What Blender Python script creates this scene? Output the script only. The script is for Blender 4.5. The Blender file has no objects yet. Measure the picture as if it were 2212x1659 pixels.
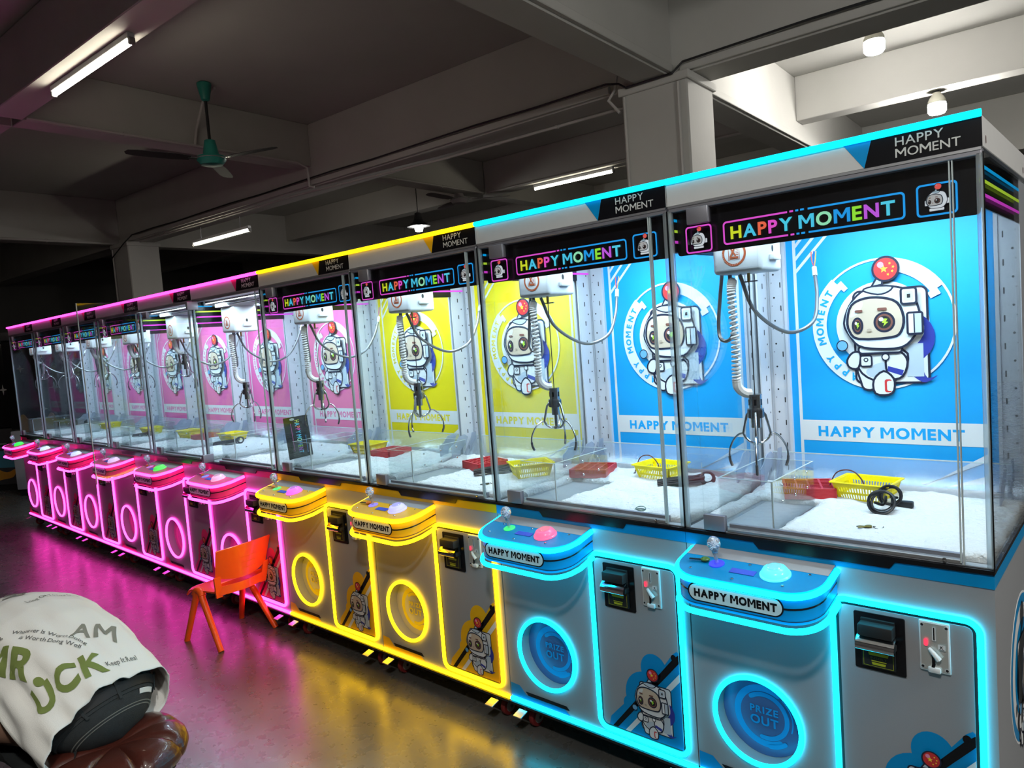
import bpy, bmesh, math, random
from mathutils import Vector, Matrix, noise as mnoise
random.seed(7)
PI = math.pi
SC = bpy.context.scene
COL = SC.collection

# ------------------------------------------------------------------ camera, world, exposure
CAM_POS = Vector((0.29019, -1.95527, 1.53864))
YAW, PITCH, ROLL, FPX = -0.736089, -0.0709233, -0.0750483, 1551.32
fw = Vector((math.sin(YAW)*math.cos(PITCH), math.cos(YAW)*math.cos(PITCH), math.sin(PITCH)))
rt = Vector((math.cos(YAW), -math.sin(YAW), 0.0))
up = rt.cross(fw)
rt2 = math.cos(ROLL)*rt + math.sin(ROLL)*up
up2 = -math.sin(ROLL)*rt + math.cos(ROLL)*up
cd = bpy.data.cameras.new('camera')
cam = bpy.data.objects.new('camera', cd)
COL.objects.link(cam)
cd.sensor_fit = 'HORIZONTAL'
cd.sensor_width = 36.0
cd.lens = FPX/2212.0*36.0
cd.clip_start = 0.05
M3 = Matrix((rt2, up2, -fw)).transposed()
cam.matrix_world = Matrix.Translation(CAM_POS) @ M3.to_4x4()
SC.camera = cam

w = bpy.data.worlds.new('world')
SC.world = w
w.use_nodes = True
w.node_tree.nodes['Background'].inputs['Color'].default_value = (0.10, 0.09, 0.11, 1)
w.node_tree.nodes['Background'].inputs['Strength'].default_value = 0.20
SC.view_settings.view_transform = 'Standard'
SC.view_settings.look = 'None'
SC.view_settings.gamma = 1.0
SC.view_settings.exposure = 0.0
SC.cycles.max_bounces = 10
SC.cycles.diffuse_bounces = 3
SC.cycles.glossy_bounces = 4
SC.cycles.transmission_bounces = 10
SC.cycles.transparent_max_bounces = 48
SC.cycles.caustics_reflective = False
SC.cycles.caustics_refractive = False
SC.cycles.sample_clamp_indirect = 4.0
SC.cycles.use_denoising = True

# brightness of the lamps the place has
NEON = {'blue': ((0.003, 0.70, 1.0), 9.0), 'yellow': ((1.0, 0.56, 0.004), 8.0), 'pink': ((1.0, 0.044, 0.50), 7.6)}
CABINET_LIGHT_W = 11.0
BULB_L, TUBE_L = 420.0, 30.0

# ------------------------------------------------------------------ materials
MATS = {}
def mat(name, col, rough=0.5, metal=0.0, spec=0.5, noise=0.0, nscale=20.0, bump=0.0, bscale=200.0, trans=0.0, coat=0.0, ior=1.45, emis=None, estr=0.0, sub=0.0):
    if name in MATS: return MATS[name]
    m = bpy.data.materials.new(name); m.use_nodes = True
    nt = m.node_tree; b = nt.nodes['Principled BSDF']
    b.inputs['Base Color'].default_value = (*col, 1)
    b.inputs['Roughness'].default_value = rough
    b.inputs['Metallic'].default_value = metal
    b.inputs['Specular IOR Level'].default_value = spec
    b.inputs['Transmission Weight'].default_value = trans
    b.inputs['Coat Weight'].default_value = coat
    b.inputs['IOR'].default_value = ior
    if emis:
        b.inputs['Emission Color'].default_value = (*emis, 1)
        b.inputs['Emission Strength'].default_value = estr
    if noise or bump:
        tc = nt.nodes.new('ShaderNodeTexCoord')
    if noise:
        n = nt.nodes.new('ShaderNodeTexNoise'); n.inputs['Scale'].default_value = nscale; n.inputs['Detail'].default_value = 5
        r = nt.nodes.new('ShaderNodeMapRange')
        r.inputs['To Min'].default_value = 1-noise; r.inputs['To Max'].default_value = 1+noise
        mx = nt.nodes.new('ShaderNodeVectorMath'); mx.operation = 'SCALE'
        mx.inputs[0].default_value = col
        nt.links.new(tc.outputs['Object'], n.inputs['Vector'])
        nt.links.new(n.outputs['Fac'], r.inputs['Value'])
        nt.links.new(r.outputs['Result'], mx.inputs['Scale'])
        nt.links.new(mx.outputs['Vector'], b.inputs['Base Color'])
    if bump:
        n2 = nt.nodes.new('ShaderNodeTexNoise'); n2.inputs['Scale'].default_value = bscale; n2.inputs['Detail'].default_value = 4
        bp = nt.nodes.new('ShaderNodeBump'); bp.inputs['Strength'].default_value = bump; bp.inputs['Distance'].default_value = 0.01
        nt.links.new(tc.outputs['Object'], n2.inputs['Vector'])
        nt.links.new(n2.outputs['Fac'], bp.inputs['Height'])
        nt.links.new(bp.outputs['Normal'], b.inputs['Normal'])
    MATS[name] = m
    return m

def emit(name, col, strength):
    if name in MATS: return MATS[name]
    m = bpy.data.materials.new(name); m.use_nodes = True
    nt = m.node_tree; nt.nodes.clear()
    o = nt.nodes.new('ShaderNodeOutputMaterial'); e = nt.nodes.new('ShaderNodeEmission')
    e.inputs['Color'].default_value = (*col, 1); e.inputs['Strength'].default_value = strength
    nt.links.new(e.outputs[0], o.inputs[0])
    MATS[name] = m
    return m

def pane_mat(name, tint=(0.975, 0.988, 0.99), refl=1.0, rough=0.0, haze=0.0, hazecol=(0.8, 0.85, 0.9)):
    """clear sheet: straight-through transparency, Fresnel mirror on top, optional milky share"""
    if name in MATS: return MATS[name]
    m = bpy.data.materials.new(name); m.use_nodes = True
    nt = m.node_tree; nt.nodes.clear(); N = nt.nodes.new; L = nt.links.new
    o = N('ShaderNodeOutputMaterial'); t = N('ShaderNodeBsdfTransparent'); g = N('ShaderNodeBsdfGlossy'); mx = N('ShaderNodeMixShader')
    fr = N('ShaderNodeFresnel'); ge = N('ShaderNodeNewGeometry'); io = N('ShaderNodeMapRange')   # same mirror share on both faces of the sheet
    io.inputs['To Min'].default_value = 1.45; io.inputs['To Max'].default_value = 1/1.45
    L(ge.outputs['Backfacing'], io.inputs['Value']); L(io.outputs[0], fr.inputs['IOR'])
    mu = N('ShaderNodeMath'); mu.operation = 'MULTIPLY'; mu.inputs[1].default_value = refl
    t.inputs['Color'].default_value = (*tint, 1); g.inputs['Roughness'].default_value = rough
    L(fr.outputs[0], mu.inputs[0]); L(mu.outputs[0], mx.inputs[0]); L(t.outputs[0], mx.inputs[1]); L(g.outputs[0], mx.inputs[2])
    last = mx
    if haze:
        d = N('ShaderNodeBsdfDiffuse'); d.inputs['Color'].default_value = (*hazecol, 1)
        tl = N('ShaderNodeBsdfTranslucent'); tl.inputs['Color'].default_value = (*hazecol, 1)
        m0 = N('ShaderNodeMixShader'); m0.inputs[0].default_value = 0.5
        L(d.outputs[0], m0.inputs[1]); L(tl.outputs[0], m0.inputs[2])
        m2 = N('ShaderNodeMixShader'); m2.inputs[0].default_value = haze
        L(mx.outputs[0], m2.inputs[1]); L(m0.outputs[0], m2.inputs[2]); last = m2
    L(last.outputs[0], o.inputs[0])
    MATS[name] = m
    return m

ACC = {'blue': (0.0, 0.27, 0.62), 'yellow': (0.90, 0.50, 0.01), 'pink': (0.85, 0.05, 0.22)}
BRD = {'blue': (0.005, 0.38, 0.86), 'yellow': (0.86, 0.70, 0.005), 'pink': (0.84, 0.16, 0.44)}
for k in ACC:
    mat('accent_'+k, ACC[k], 0.38, spec=0.35)
    mat('board_'+k, BRD[k], 0.55)
    emit('neon_'+k, *NEON[k]); emit('lid_neon_'+k, NEON[k][0], 3.2 if k != 'pink' else 5.0)
mat('board_dark', (0.045, 0.045, 0.055), 0.35, noise=0.25, nscale=6)
mat('board_dark_print', (0.075, 0.07, 0.085), 0.4)
SILVER = mat('silver_laminate', (0.36, 0.375, 0.40), 0.45, metal=0.15, noise=0.05, nscale=350)
LIDW = mat('lid_white', (0.60, 0.60, 0.60), 0.45, noise=0.03, nscale=40)
BLACK = mat('black_gloss', (0.006, 0.006, 0.008), 0.25)
BLACKM = mat('black_matte', (0.012, 0.012, 0.013), 0.6)
INK = mat('print_ink', (0.012, 0.016, 0.04), 0.5)
WHITEP = mat('print_white', (0.80, 0.82, 0.84), 0.5)
GREYP = mat('print_pale_blue', (0.52, 0.62, 0.72), 0.5)
SKINP = mat('print_beige', (0.62, 0.50, 0.38), 0.5)
BROWNP = mat('print_brown', (0.20, 0.075, 0.055), 0.5)
PUPIL = mat('print_pupil', (0.02, 0.02, 0.022), 0.5)
REDP = mat('print_red', (0.62, 0.035, 0.035), 0.5)
STARP = mat('print_yellow', (0.95, 0.72, 0.05), 0.5)
SASHP = mat('print_navy', (0.035, 0.05, 0.36), 0.5)
LIMEP = mat('print_lime', (0.45, 0.85, 0.05), 0.5)
PLATE = mat('name_plate_cream', (0.72, 0.74, 0.74), 0.45)
TXTW = mat('text_silver', (0.62, 0.62, 0.60), 0.5)
ALU = mat('aluminium', (0.62, 0.63, 0.66), 0.32, metal=0.8)
ALUD = mat('grey_anodised', (0.30, 0.30, 0.34), 0.4, metal=0.5)
CHROME = mat('chrome', (0.75, 0.76, 0.78), 0.12, metal=1.0)
STEEL = mat('claw_steel', (0.46, 0.47, 0.49), 0.22, metal=1.0)
WPLAST = mat('white_plastic', (0.74, 0.76, 0.78), 0.4)
COLW = mat('white_sheet_metal', (0.66, 0.68, 0.74), 0.45)
HOSE = mat('grey_conduit', (0.20, 0.205, 0.215), 0.3, metal=0.6)
COIL = mat('white_coil', (0.72, 0.73, 0.74), 0.4)
CORDB = mat('black_rubber', (0.012, 0.013, 0.016), 0.38)
REDTRAY = mat('red_plastic', (0.50, 0.02, 0.03), 0.4)
YELB = mat('yellow_plastic', (0.88, 0.72, 0.0), 0.4)
ORANGE = mat('orange_plastic', (1.0, 0.115, 0.010), 0.38, coat=0.15, bump=0.03, bscale=300)
RUBRED = mat('caster_red', (0.22, 0.02, 0.02), 0.5)
FLUFF = mat('white_fleece', (0.68, 0.70, 0.71), 0.9, spec=0.1, bump=1.0, bscale=70)
GREYD = mat('chute_grey', (0.30, 0.33, 0.36), 0.5)
ORINGP = mat('emblem_rust', (0.42, 0.09, 0.03), 0.5)
GLASS = pane_mat('clear_glass')
ACRYL = pane_mat('clear_acrylic', (0.965, 0.98, 0.985), 1.3)
APRON = pane_mat('milky_acrylic', (0.95, 0.97, 0.99), 1.0, 0.1, 0.20)
BRKT = pane_mat('frosted_bracket', (0.8, 0.84, 0.9), 1.0, 0.2, 0.5, (0.62, 0.67, 0.78))
EDGE = mat('glass_edge', (0.62, 0.72, 0.74), 0.15, metal=0.2)
POST = pane_mat('acrylic_post', (0.90, 0.95, 0.97), 2.2, 0.03, 0.30, (0.8, 0.88, 0.92))
CLEARP = mat('clear_plastic_glow', (0.8, 0.85, 0.9), 0.1, trans=0.75, ior=1.45)

# ------------------------------------------------------------------ mesh builder
def fr_front(y):  return lambda u, v, o: (u, y-o, v)
def fr_back(y):   return lambda u, v, o: (u, y+o, v)
def fr_right(x):  return lambda u, v, o: (x+o, u, v)
def fr_top(z):    return lambda u, v, o: (u, v, z+o)

class MB:
    def __init__(s): s.v, s.f, s.mi, s.mats = [], [], [], []
    def mm(s, m):
        if m not in s.mats: s.mats.append(m)
        return s.mats.index(m)
    def raw(s, vs, fs, m):
        b = len(s.v); k = s.mm(m)
        s.v += [tuple(p) for p in vs]
        for f in fs: s.f.append([b+i for i in f]); s.mi.append(k)
        return s
    def box(s, x0, x1, y0, y1, z0, z1, m, bev=0.0, seg=2, xf=None):
        if bev:
            bm = bmesh.new(); bmesh.ops.create_cube(bm, size=1.0)
            for v in bm.verts:
                v.co = Vector(((x0+x1)/2+v.co.x*(x1-x0), (y0+y1)/2+v.co.y*(y1-y0), (z0+z1)/2+v.co.z*(z1-z0)))
            bmesh.ops.bevel(bm, geom=bm.edges[:], offset=bev, segments=seg, affect='EDGES', profile=0.5)
            bm.verts.index_update()
            vs = [v.co.copy() for v in bm.verts]; fs = [[v.index for v in f.verts] for f in bm.faces]; bm.free()
        else:
            vs = [Vector(p) for p in ((x0,y0,z0),(x1,y0,z0),(x1,y1,z0),(x0,y1,z0),(x0,y0,z1),(x1,y0,z1),(x1,y1,z1),(x0,y1,z1))]
            fs = [[0,3,2,1],[4,5,6,7],[0,1,5,4],[1,2,6,5],[2,3,7,6],[3,0,4,7]]
        if xf is not None: vs = [xf @ v for v in vs]
        return s.raw(vs, fs, m)
    def tube(s, pts, r, m, seg=8, closed=False, caps=True, r2=None):
        P = [Vector(p) for p in pts]; n = len(P)
        T = []
        for i in range(n):
            a = P[(i-1) % n] if (closed or i > 0) else P[i]
            b = P[(i+1) % n] if (closed or i < n-1) else P[i]
            t = (b-a); T.append(t.normalized() if t.length > 1e-9 else Vector((0,0,1)))
        ref = Vector((0,0,1)) if abs(T[0].z) < 0.9 else Vector((1,0,0))
        u = T[0].cross(ref).normalized()
        vs, fs = [], []
        for i in range(n):
            u = (u - T[i]*u.dot(T[i]))
            u = u.normalized() if u.length > 1e-6 else T[i].orthogonal().normalized()
            q = T[i].cross(u)
            rr = r if not callable(r) else r(i/(n-1 if n > 1 else 1))
            rb = rr if r2 is None else r2
            for k in range(seg):
                a = 2*PI*k/seg
                vs.append(P[i]+u*(rr*math.cos(a))+q*(rb*math.sin(a)))
        m_ = n if closed else n-1
        for i in range(m_):
            j = (i+1) % n
            for k in range(seg):
                k2 = (k+1) % seg
                fs.append([i*seg+k, i*seg+k2, j*seg+k2, j*seg+k])
        if caps and not closed:
            fs.append(list(range(seg))[::-1]); fs.append([(n-1)*seg+k for k in range(seg)])
        return s.raw(vs, fs, m)
    def lathe(s, prof, m, c=(0,0,0), axis='Z', seg=24, xf=None):
        vs, fs = [], []
        n = len(prof)
        for (r, z) in prof:
            for k in range(seg):
                a = 2*PI*k/seg; p = (r*math.cos(a), r*math.sin(a), z)
                if axis == 'Y': p = (p[0], -p[2], p[1])
                if axis == 'X': p = (p[2], p[0], p[1])
                v = Vector(p)
                if xf is not None: v = xf @ v
                vs.append(v+Vector(c))
        for i in range(n-1):
            for k in range(seg):
                k2 = (k+1) % seg
                fs.append([i*seg+k, i*seg+k2, (i+1)*seg+k2, (i+1)*seg+k])
        fs.append(list(range(seg))[::-1]); fs.append([(n-1)*seg+k for k in range(seg)])
        return s.raw(vs, fs, m)
    def poly(s, pts, fr, off, m):
        return s.raw([fr(u, v, off) for u, v in pts], [list(range(len(pts)))], m)
    def prism(s, pts, fr, d0, d1, m):
        n = len(pts)
        vs = [fr(u, v, d0) for u, v in pts]+[fr(u, v, d1) for u, v in pts]
        fs = [list(range(n))[::-1], list(range(n, 2*n))]+[[i, (i+1) % n, n+(i+1) % n, n+i] for i in range(n)]
        return s.raw(vs, fs, m)
    def mesh(s, name, angle=35):
        me = bpy.data.meshes.new(name)
        me.from_pydata(s.v, [], s.f)
        for m in s.mats: me.materials.append(m)
        me.polygons.foreach_set('material_index', s.mi)
        me.polygons.foreach_set('use_smooth', [True]*len(s.f))
        bm = bmesh.new(); bm.from_mesh(me)
        bmesh.ops.recalc_face_normals(bm, faces=bm.faces[:])
        bm.to_mesh(me); bm.free()
        me.set_sharp_from_angle(angle=math.radians(angle))
        me.update()
        return me

CACHE = {}
def cached(key, fn):
    if key not in CACHE: CACHE[key] = fn()
    return CACHE[key]
def obj(name, me, parent=None, loc=(0,0,0), rot=(0,0,0), label=None):
    o = bpy.data.objects.new(name, me); COL.objects.link(o)
    if parent is not None: o.parent = parent
    o.location = loc; o.rotation_euler = rot
    if label: o['label'] = label
    return o
def tag(o, label=None, cat=None, group=None, kind=None):
    if label: o['label'] = label
    if cat: o['category'] = cat
    if group: o['group'] = group
    if kind: o['kind'] = kind
    return o
def empty(name, loc=(0,0,0), rz=0.0):
    o = bpy.data.objects.new(name, None); COL.objects.link(o)
    o.location = loc; o.rotation_euler = (0,0,rz); o.empty_display_size = 0.05
    return o

# ------------------------------------------------------------------ flat shapes and lettering
def ell(cx, cy, rx, ry=None, n=28, a0=0.0):
    ry = rx if ry is None else ry
    return [(cx+rx*math.cos(a0+2*PI*i/n), cy+ry*math.sin(a0+2*PI*i/n)) for i in range(n)]
def rrect(x0, y0, x1, y1, r, n=5):
    out = []
    for cx, cy, a in ((x1-r, y1-r, 0), (x0+r, y1-r, PI/2), (x0+r, y0+r, PI), (x1-r, y0+r, 1.5*PI)):
        for i in range(n+1):
            t = a+PI/2*i/n
            out.append((cx+r*math.cos(t), cy+r*math.sin(t)))
    return out
def rect(x0, y0, x1, y1): return [(x0,y0),(x1,y0),(x1,y1),(x0,y1)]
def star(cx, cy, r, rot=0.0):
    return [(cx+(r if i % 2 == 0 else r*0.42)*math.sin(rot+PI*i/5), cy+(r if i % 2 == 0 else r*0.42)*math.cos(rot+PI*i/5)) for i in range(10)]
def smooth2(pts, n=4):
    """closed Catmull-Rom through the points"""
    out = []; N = len(pts)
    for i in range(N):
        p0, p1, p2, p3 = pts[i-1], pts[i], pts[(i+1) % N], pts[(i+2) % N]
        for k in range(n):
            t = k/n
            out.append(tuple(0.5*((2*p1[d])+(-p0[d]+p2[d])*t+(2*p0[d]-5*p1[d]+4*p2[d]-p3[d])*t*t+(-p0[d]+3*p1[d]-3*p2[d]+p3[d])*t**3) for d in (0,1)))
    return out
def smooth3(pts, n=8, closed=False):
    P = [Vector(p) for p in pts]; N = len(P); out = []
    rng = range(N if closed else N-1)
    for i in rng:
        p1, p2 = P[i], P[(i+1) % N]
        p0 = P[i-1] if (closed or i > 0) else p1*2-p2
        p3 = P[(i+2) % N] if (closed or i < N-2) else p2*2-p1
        for k in range(n):
            t = k/n
            out.append(0.5*((2*p1)+(-p0+p2)*t+(2*p0-5*p1+4*p2-p3)*t*t+(-p0+3*p1-3*p2+p3)*t**3))
    if not closed: out.append(P[-1])
    return out
def grow(pts, d):
    """push a closed outline outwards by d"""
    N = len(pts); A = sum(pts[i][0]*pts[(i+1) % N][1]-pts[(i+1) % N][0]*pts[i][1] for i in range(N))
    s = 1 if A > 0 else -1; out = []
    for i in range(N):
        a, b, c = Vector(pts[i-1]), Vector(pts[i]), Vector(pts[(i+1) % N])
        n1 = Vector(((b-a).y, -(b-a).x)); n2 = Vector(((c-b).y, -(c-b).x))
        n1 = n1.normalized() if n1.length > 0 else n1; n2 = n2.normalized() if n2.length > 0 else n2
        n = n1+n2; n = n.normalized() if n.length > 1e-6 else n1
        k = d/max(0.5, n.dot(n1) if n1.length else 1)
        q = b+n*k*s; out.append((q.x, q.y))
    return out
GLY = {}
def glyph(ch, bold):
    k = (ch, bold)
    if k in GLY: return GLY[k]
    if ch == 'M' and bold > 0:
        a, H, wd, b_ = .105+1.9*bold, .69+bold, .74+2*bold, -bold
        GLY[k] = ([(0,b_),(0,H),(a*1.15,H),(wd/2,.36),(wd-a*1.15,H),(wd,H),(wd,b_),(wd-a,b_),(wd-a,.50),(wd/2+a*.3,.20),(wd/2-a*.3,.20),(a,.50),(a,b_)], [list(range(13))], wd)
        return GLY[k]
    cu = bpy.data.curves.new('lettering', 'FONT'); cu.body = ch; cu.size = 1.0; cu.offset = bold; cu.resolution_u = 4
    o = bpy.data.objects.new('lettering', cu); COL.objects.link(o)
    dg = bpy.context.evaluated_depsgraph_get(); dg.update()
    me = bpy.data.meshes.new_from_object(o.evaluated_get(dg))
    vs = [(v.co.x, v.co.y) for v in me.vertices]; fs = [list(p.vertices) for p in me.polygons]
    bpy.data.objects.remove(o); bpy.data.curves.remove(cu); bpy.data.meshes.remove(me)
    x0 = min(v[0] for v in vs); x1 = max(v[0] for v in vs)
    GLY[k] = ([(x-x0, y) for x, y in vs], fs, x1-x0)
    return GLY[k]
def capheight(bold):
    g = glyph('H', bold)[0]
    return max(y for _, y in g)-min(y for _, y in g)

class Art:
    """flat print: shapes stacked a fraction of a millimetre apart on one face of a part"""
    def __init__(s, mb, fr, step=0.0002): s.mb, s.fr, s.step, s.n = mb, fr, step, 1
    def add(s, pts, m, layer=None):
        if layer is None: layer = s.n; s.n += 1
        s.mb.poly(pts, s.fr, layer*s.step, m)
    def ring(s, pts_out, pts_in, m, layer=None):
        if layer is None: layer = s.n; s.n += 1
        n = len(pts_out)
        s.mb.raw([s.fr(u, v, layer*s.step) for u, v in pts_out+pts_in], [[i, (i+1) % n, n+(i+1) % n, n+i] for i in range(n)], m)
    def band(s, cx, cy, r0, r1, a0, a1, m, n=30, layer=None, cap=False):
        if layer is None: layer = s.n; s.n += 1
        a0, a1 = math.radians(a0), math.radians(a1)
        P = []
        for i in range(n+1):
            a = a0+(a1-a0)*i/n
            P += [(cx+r0*math.cos(a), cy+r0*math.sin(a)), (cx+r1*math.cos(a), cy+r1*math.sin(a))]
        s.mb.raw([s.fr(u, v, layer*s.step) for u, v in P], [[2*i, 2*i+1, 2*i+3, 2*i+2] for i in range(n)], m)
        if cap:
            for a in (a0, a1): s.mb.poly(ell(cx+(r0+r1)/2*math.cos(a), cy+(r0+r1)/2*math.sin(a), abs(r1-r0)/2, n=14), s.fr, layer*s.step+0.00003, m)
    def line(s, p, q, wd, m, layer=None):
        d = Vector((q[0]-p[0], q[1]-p[1])).normalized()*wd/2
        s.add([(p[0]-d.y, p[1]+d.x), (p[0]+d.y, p[1]-d.x), (q[0]+d.y, q[1]-d.x), (q[0]-d.y, q[1]+d.x)], m, layer)
    def out(s, pts, fill, wd, ink=None):
        """filled outline with an ink contour"""
        s.add(grow(pts, wd/2), ink or INK); s.add(grow(pts, -wd/2), fill)
    def text(s, txt, x, y, h, m, width=None, bold=0.0, rot=0.0, track=0.13, layer=None, cols=None, shear=0.0):
        if layer is None: layer = s.n; s.n += 1
        k = h/capheight(bold); cur = 0.0; put = []
        for i, ch in enumerate(txt):
            if ch == ' ': cur += 0.30*h; continue
            g = glyph(ch, bold); put.append((g, cur, i)); cur += g[2]*k+track*h
        cur -= track*h
        sx = 1.0 if width is None else width/cur
        c, sn = math.cos(rot), math.sin(rot)
        for g, dx, i in put:
            P = []
            for gx, gy in g[0]:
                a, b = (dx+gx*k)*sx+shear*gy*k, gy*k
                P.append((x+a*c-b*sn, y+a*sn+b*c))
            mm_ = cols[i] if cols else m
            s.mb.raw([s.fr(u, v, layer*s.step) for u, v in P], g[1], mm_)
    def arctext(s, txt, cx, cy, r, h, m, mid, deg_per, bold=0.0):
        layer = s.n; s.n += 1
        k = h/capheight(bold); n = len(txt)
        for i, ch in enumerate(txt):
            if ch == ' ': continue
            a = math.radians(mid-(i-(n-1)/2)*deg_per); g = glyph(ch, bold)
            c, sn = math.cos(a-PI/2), math.sin(a-PI/2)
            P = []
            for gx, gy in g[0]:
                u, v = (gx-g[2]/2)*k, gy*k-h/2
                P.append((cx+r*math.cos(a)+u*c-v*sn, cy+r*math.sin(a)+u*sn+v*c))
            s.mb.raw([s.fr(u, v, layer*s.step) for u, v in P], g[1], m)
# ------------------------------------------------------------------ printed spaceman used on boards, doors and signs
PRINTS = (WHITEP, GREYP, SKINP, REDP)
def spaceman(A, cx, cy, s, full=True, lit=False):
    WHITEP, GREYP, SKINP, REDP = (emit('lit_white', (.75,.80,.85), .8), emit('lit_pale', (.45,.6,.7), .7), emit('lit_beige', (.55,.55,.55), .7), emit('lit_red', (.9,.12,.10), .8)) if lit else PRINTS
    P = lambda pts: [(cx+x*s, cy+y*s) for x, y in pts]
    E = lambda x, y, rx, ry=None: ell(cx+x*s, cy+y*s, rx*s, (rx if ry is None else ry)*s)
    W = 0.007*s
    if full:
        A.out(P(rrect(-.085,-.20,.14,.115,.02)), WHITEP, W)                    # life pack
        A.add(P(smooth2([(.125,.02),(.158,-.03),(.145,-.10),(.06,-.165),(.02,-.15),(.08,-.10),(.128,-.04)], 3)), SASHP)
        A.add(P(smooth2([(.07,-.15),(.115,-.150),(.135,-.185),(.165,-.176),(.13,-.20),(.10,-.185)], 3)), SASHP)
        A.add(P(rect(.075,-.18,.125,-.07)), GREYP)
        A.out(P(smooth2([(-.078,-.15),(-.026,-.185),(-.032,-.222),(-.06,-.22),(-.07,-.195)], 3)), WHITEP, W)   # leg
        A.out(P(smooth2([(-.06,-.09),(.065,-.09),(.075,-.14),(.04,-.19),(-.03,-.19),(-.075,-.15)], 3)), WHITEP, W)
        A.add(P(smooth2([(-.05,-.155),(0,-.13),(.03,-.165),(0,-.183),(-.04,-.178)], 3)), GREYP)
        A.out(P(smooth2([(-.112,-.12),(-.093,-.094),(-.068,-.097),(-.076,-.147),(-.105,-.145)], 3)), WHITEP, W)
        A.out(P(smooth2([(.018,-.10),(.058,-.097),(.078,-.13),(.062,-.178),(.028,-.186),(.012,-.15)], 3)), WHITEP, W)
        A.add(P([(.018,-.143),(.066,-.158),(.060,-.176),(.016,-.160)]), SASHP)
        A.out(P(smooth2([(-.028,-.19),(.004,-.16),(.034,-.185),(.035,-.222),(.018,-.24),(-.024,-.236)], 3)), WHITEP, W)
        A.add(P(rrect(.006,-.232,.028,-.188,.007)), REDP)
        A.add(P(rrect(.013,-.228,.032,-.193,.007)), WHITEP)
        A.out(P(rrect(-.068,-.142,-.032,-.106,.007)), WHITEP, W*0.8)
        A.out(E(-.05,-.120,.006), WHITEP, W*0.5)
        A.out(E(.012,-.112,.011), WHITEP, W*0.6)
        A.out(P(rrect(-.072,-.098,.064,-.072,.012)), WHITEP, W)                # neck ring
        A.out(E(-.125,-.068,.018), mat('print_bubble', (.16,.42,.72), .5), W*0.5)
    else:
        A.out(P(rrect(-.135,-.04,-.09,.03,.01)), WHITEP, W); A.out(P(rrect(.10,-.04,.145,.03,.01)), WHITEP, W)
        A.out(P(rrect(-.085,-.115,.085,-.075,.012)), WHITEP, W)
    A.out(P([(-.023,.128),(-.004,.16),(.013,.158),(.010,.132)]), GREYP, W)     # aerial
    A.out(E(.022,.183,.040), REDP, W)
    A.add(E(.007,.198,.010), mat('print_pink', (.85,.30,.50), .5))
    if full:
        A.add([(x, y) for x, y in star(cx+.017*s, cy+.183*s, .013*s)], STARP)
        for dx, dy in ((.036,.200),(.046,.188),(.043,.174),(.030,.164)): A.add(star(cx+dx*s, cy+dy*s, .005*s, .3), STARP)
    A.out(P(smooth2([(-.115,.01),(-.095,.07),(-.055,.113),(0,.127),(.055,.120),(.095,.10),(.116,.05),(.121,.0),(.103,-.045),(.065,-.08),(-.01,-.083),(-.07,-.07),(-.10,-.03)], 3)), WHITEP, W)
    A.out(P(smooth2([(-.05,.117),(-.02,.128),(.04,.124),(.03,.107),(-.004,.10)], 3)), GREYP, W*0.8)
    vis = smooth2([(-.103,.02),(-.088,.07),(-.045,.090),(.01,.088),(.055,.068),(.073,.018),(.064,-.028),(.034,-.046),(-.068,-.047),(-.097,-.02)], 3)
    A.add(grow(P(vis), 0.006*s), GREYP)
    A.out(P(vis), SKINP, W*1.2)
    A.add(P(smooth2([(-.094,.03),(-.075,.07),(-.05,.078),(-.058,.055),(-.075,.035)], 3)), mat('print_glare', (.72,.74,.72), .4))
    for ex, ey, rx, ry in ((.014,.006,.030,.031),(-.070,-.001,.015,.025)):
        A.out(E(ex, ey, rx, ry), BROWNP, W); A.add(E(ex, ey, rx*.68, ry*.68), PUPIL)
        A.add(E(ex-.3*rx, ey+.32*ry, rx*.25, ry*.22), WHITEP)
        if full: A.add(P([(ex+.05*rx,ey+.4*ry),(ex+.35*rx,ey+.35*ry),(ex+.15*rx,ey+.05*ry),(ex+.4*rx,ey),(ex-.1*rx,ey-.45*ry),(ex+.02*rx,ey-.1*ry),(ex-.25*rx,ey-.05*ry)]), LIMEP)
    A.add(P(rrect(-.006,.046,.024,.055,.004)), BROWNP); A.add(P(rrect(-.077,.044,-.052,.052,.0035)), BROWNP)
    A.add(E(-.033,-.018,.008,.005), mat('print_nose', (.46,.36,.28), .5))
    if full:
        A.out(P(rrect(.068,.062,.113,.113,.008)), WHITEP, W); A.add(P(rrect(.077,.071,.104,.104,.005)), GREYP); A.add(P(rect(.086,.081,.096,.094)), PUPIL)
        A.out(P(rrect(.085,-.038,.129,.032,.006)), WHITEP, W); A.add(P(rect(.106,-.034,.126,.028)), GREYP); A.add(P(rect(.103,-.034,.107,.028)), INK)

# ------------------------------------------------------------------ claw machine, local origin at its left front floor corner
W, D, HB, HG = 0.804, 0.80, 0.853, 0.897
TOPZ = lambda y: 0.852+0.19*y
BOTZ = lambda y: 0.765+0.19*y

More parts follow.
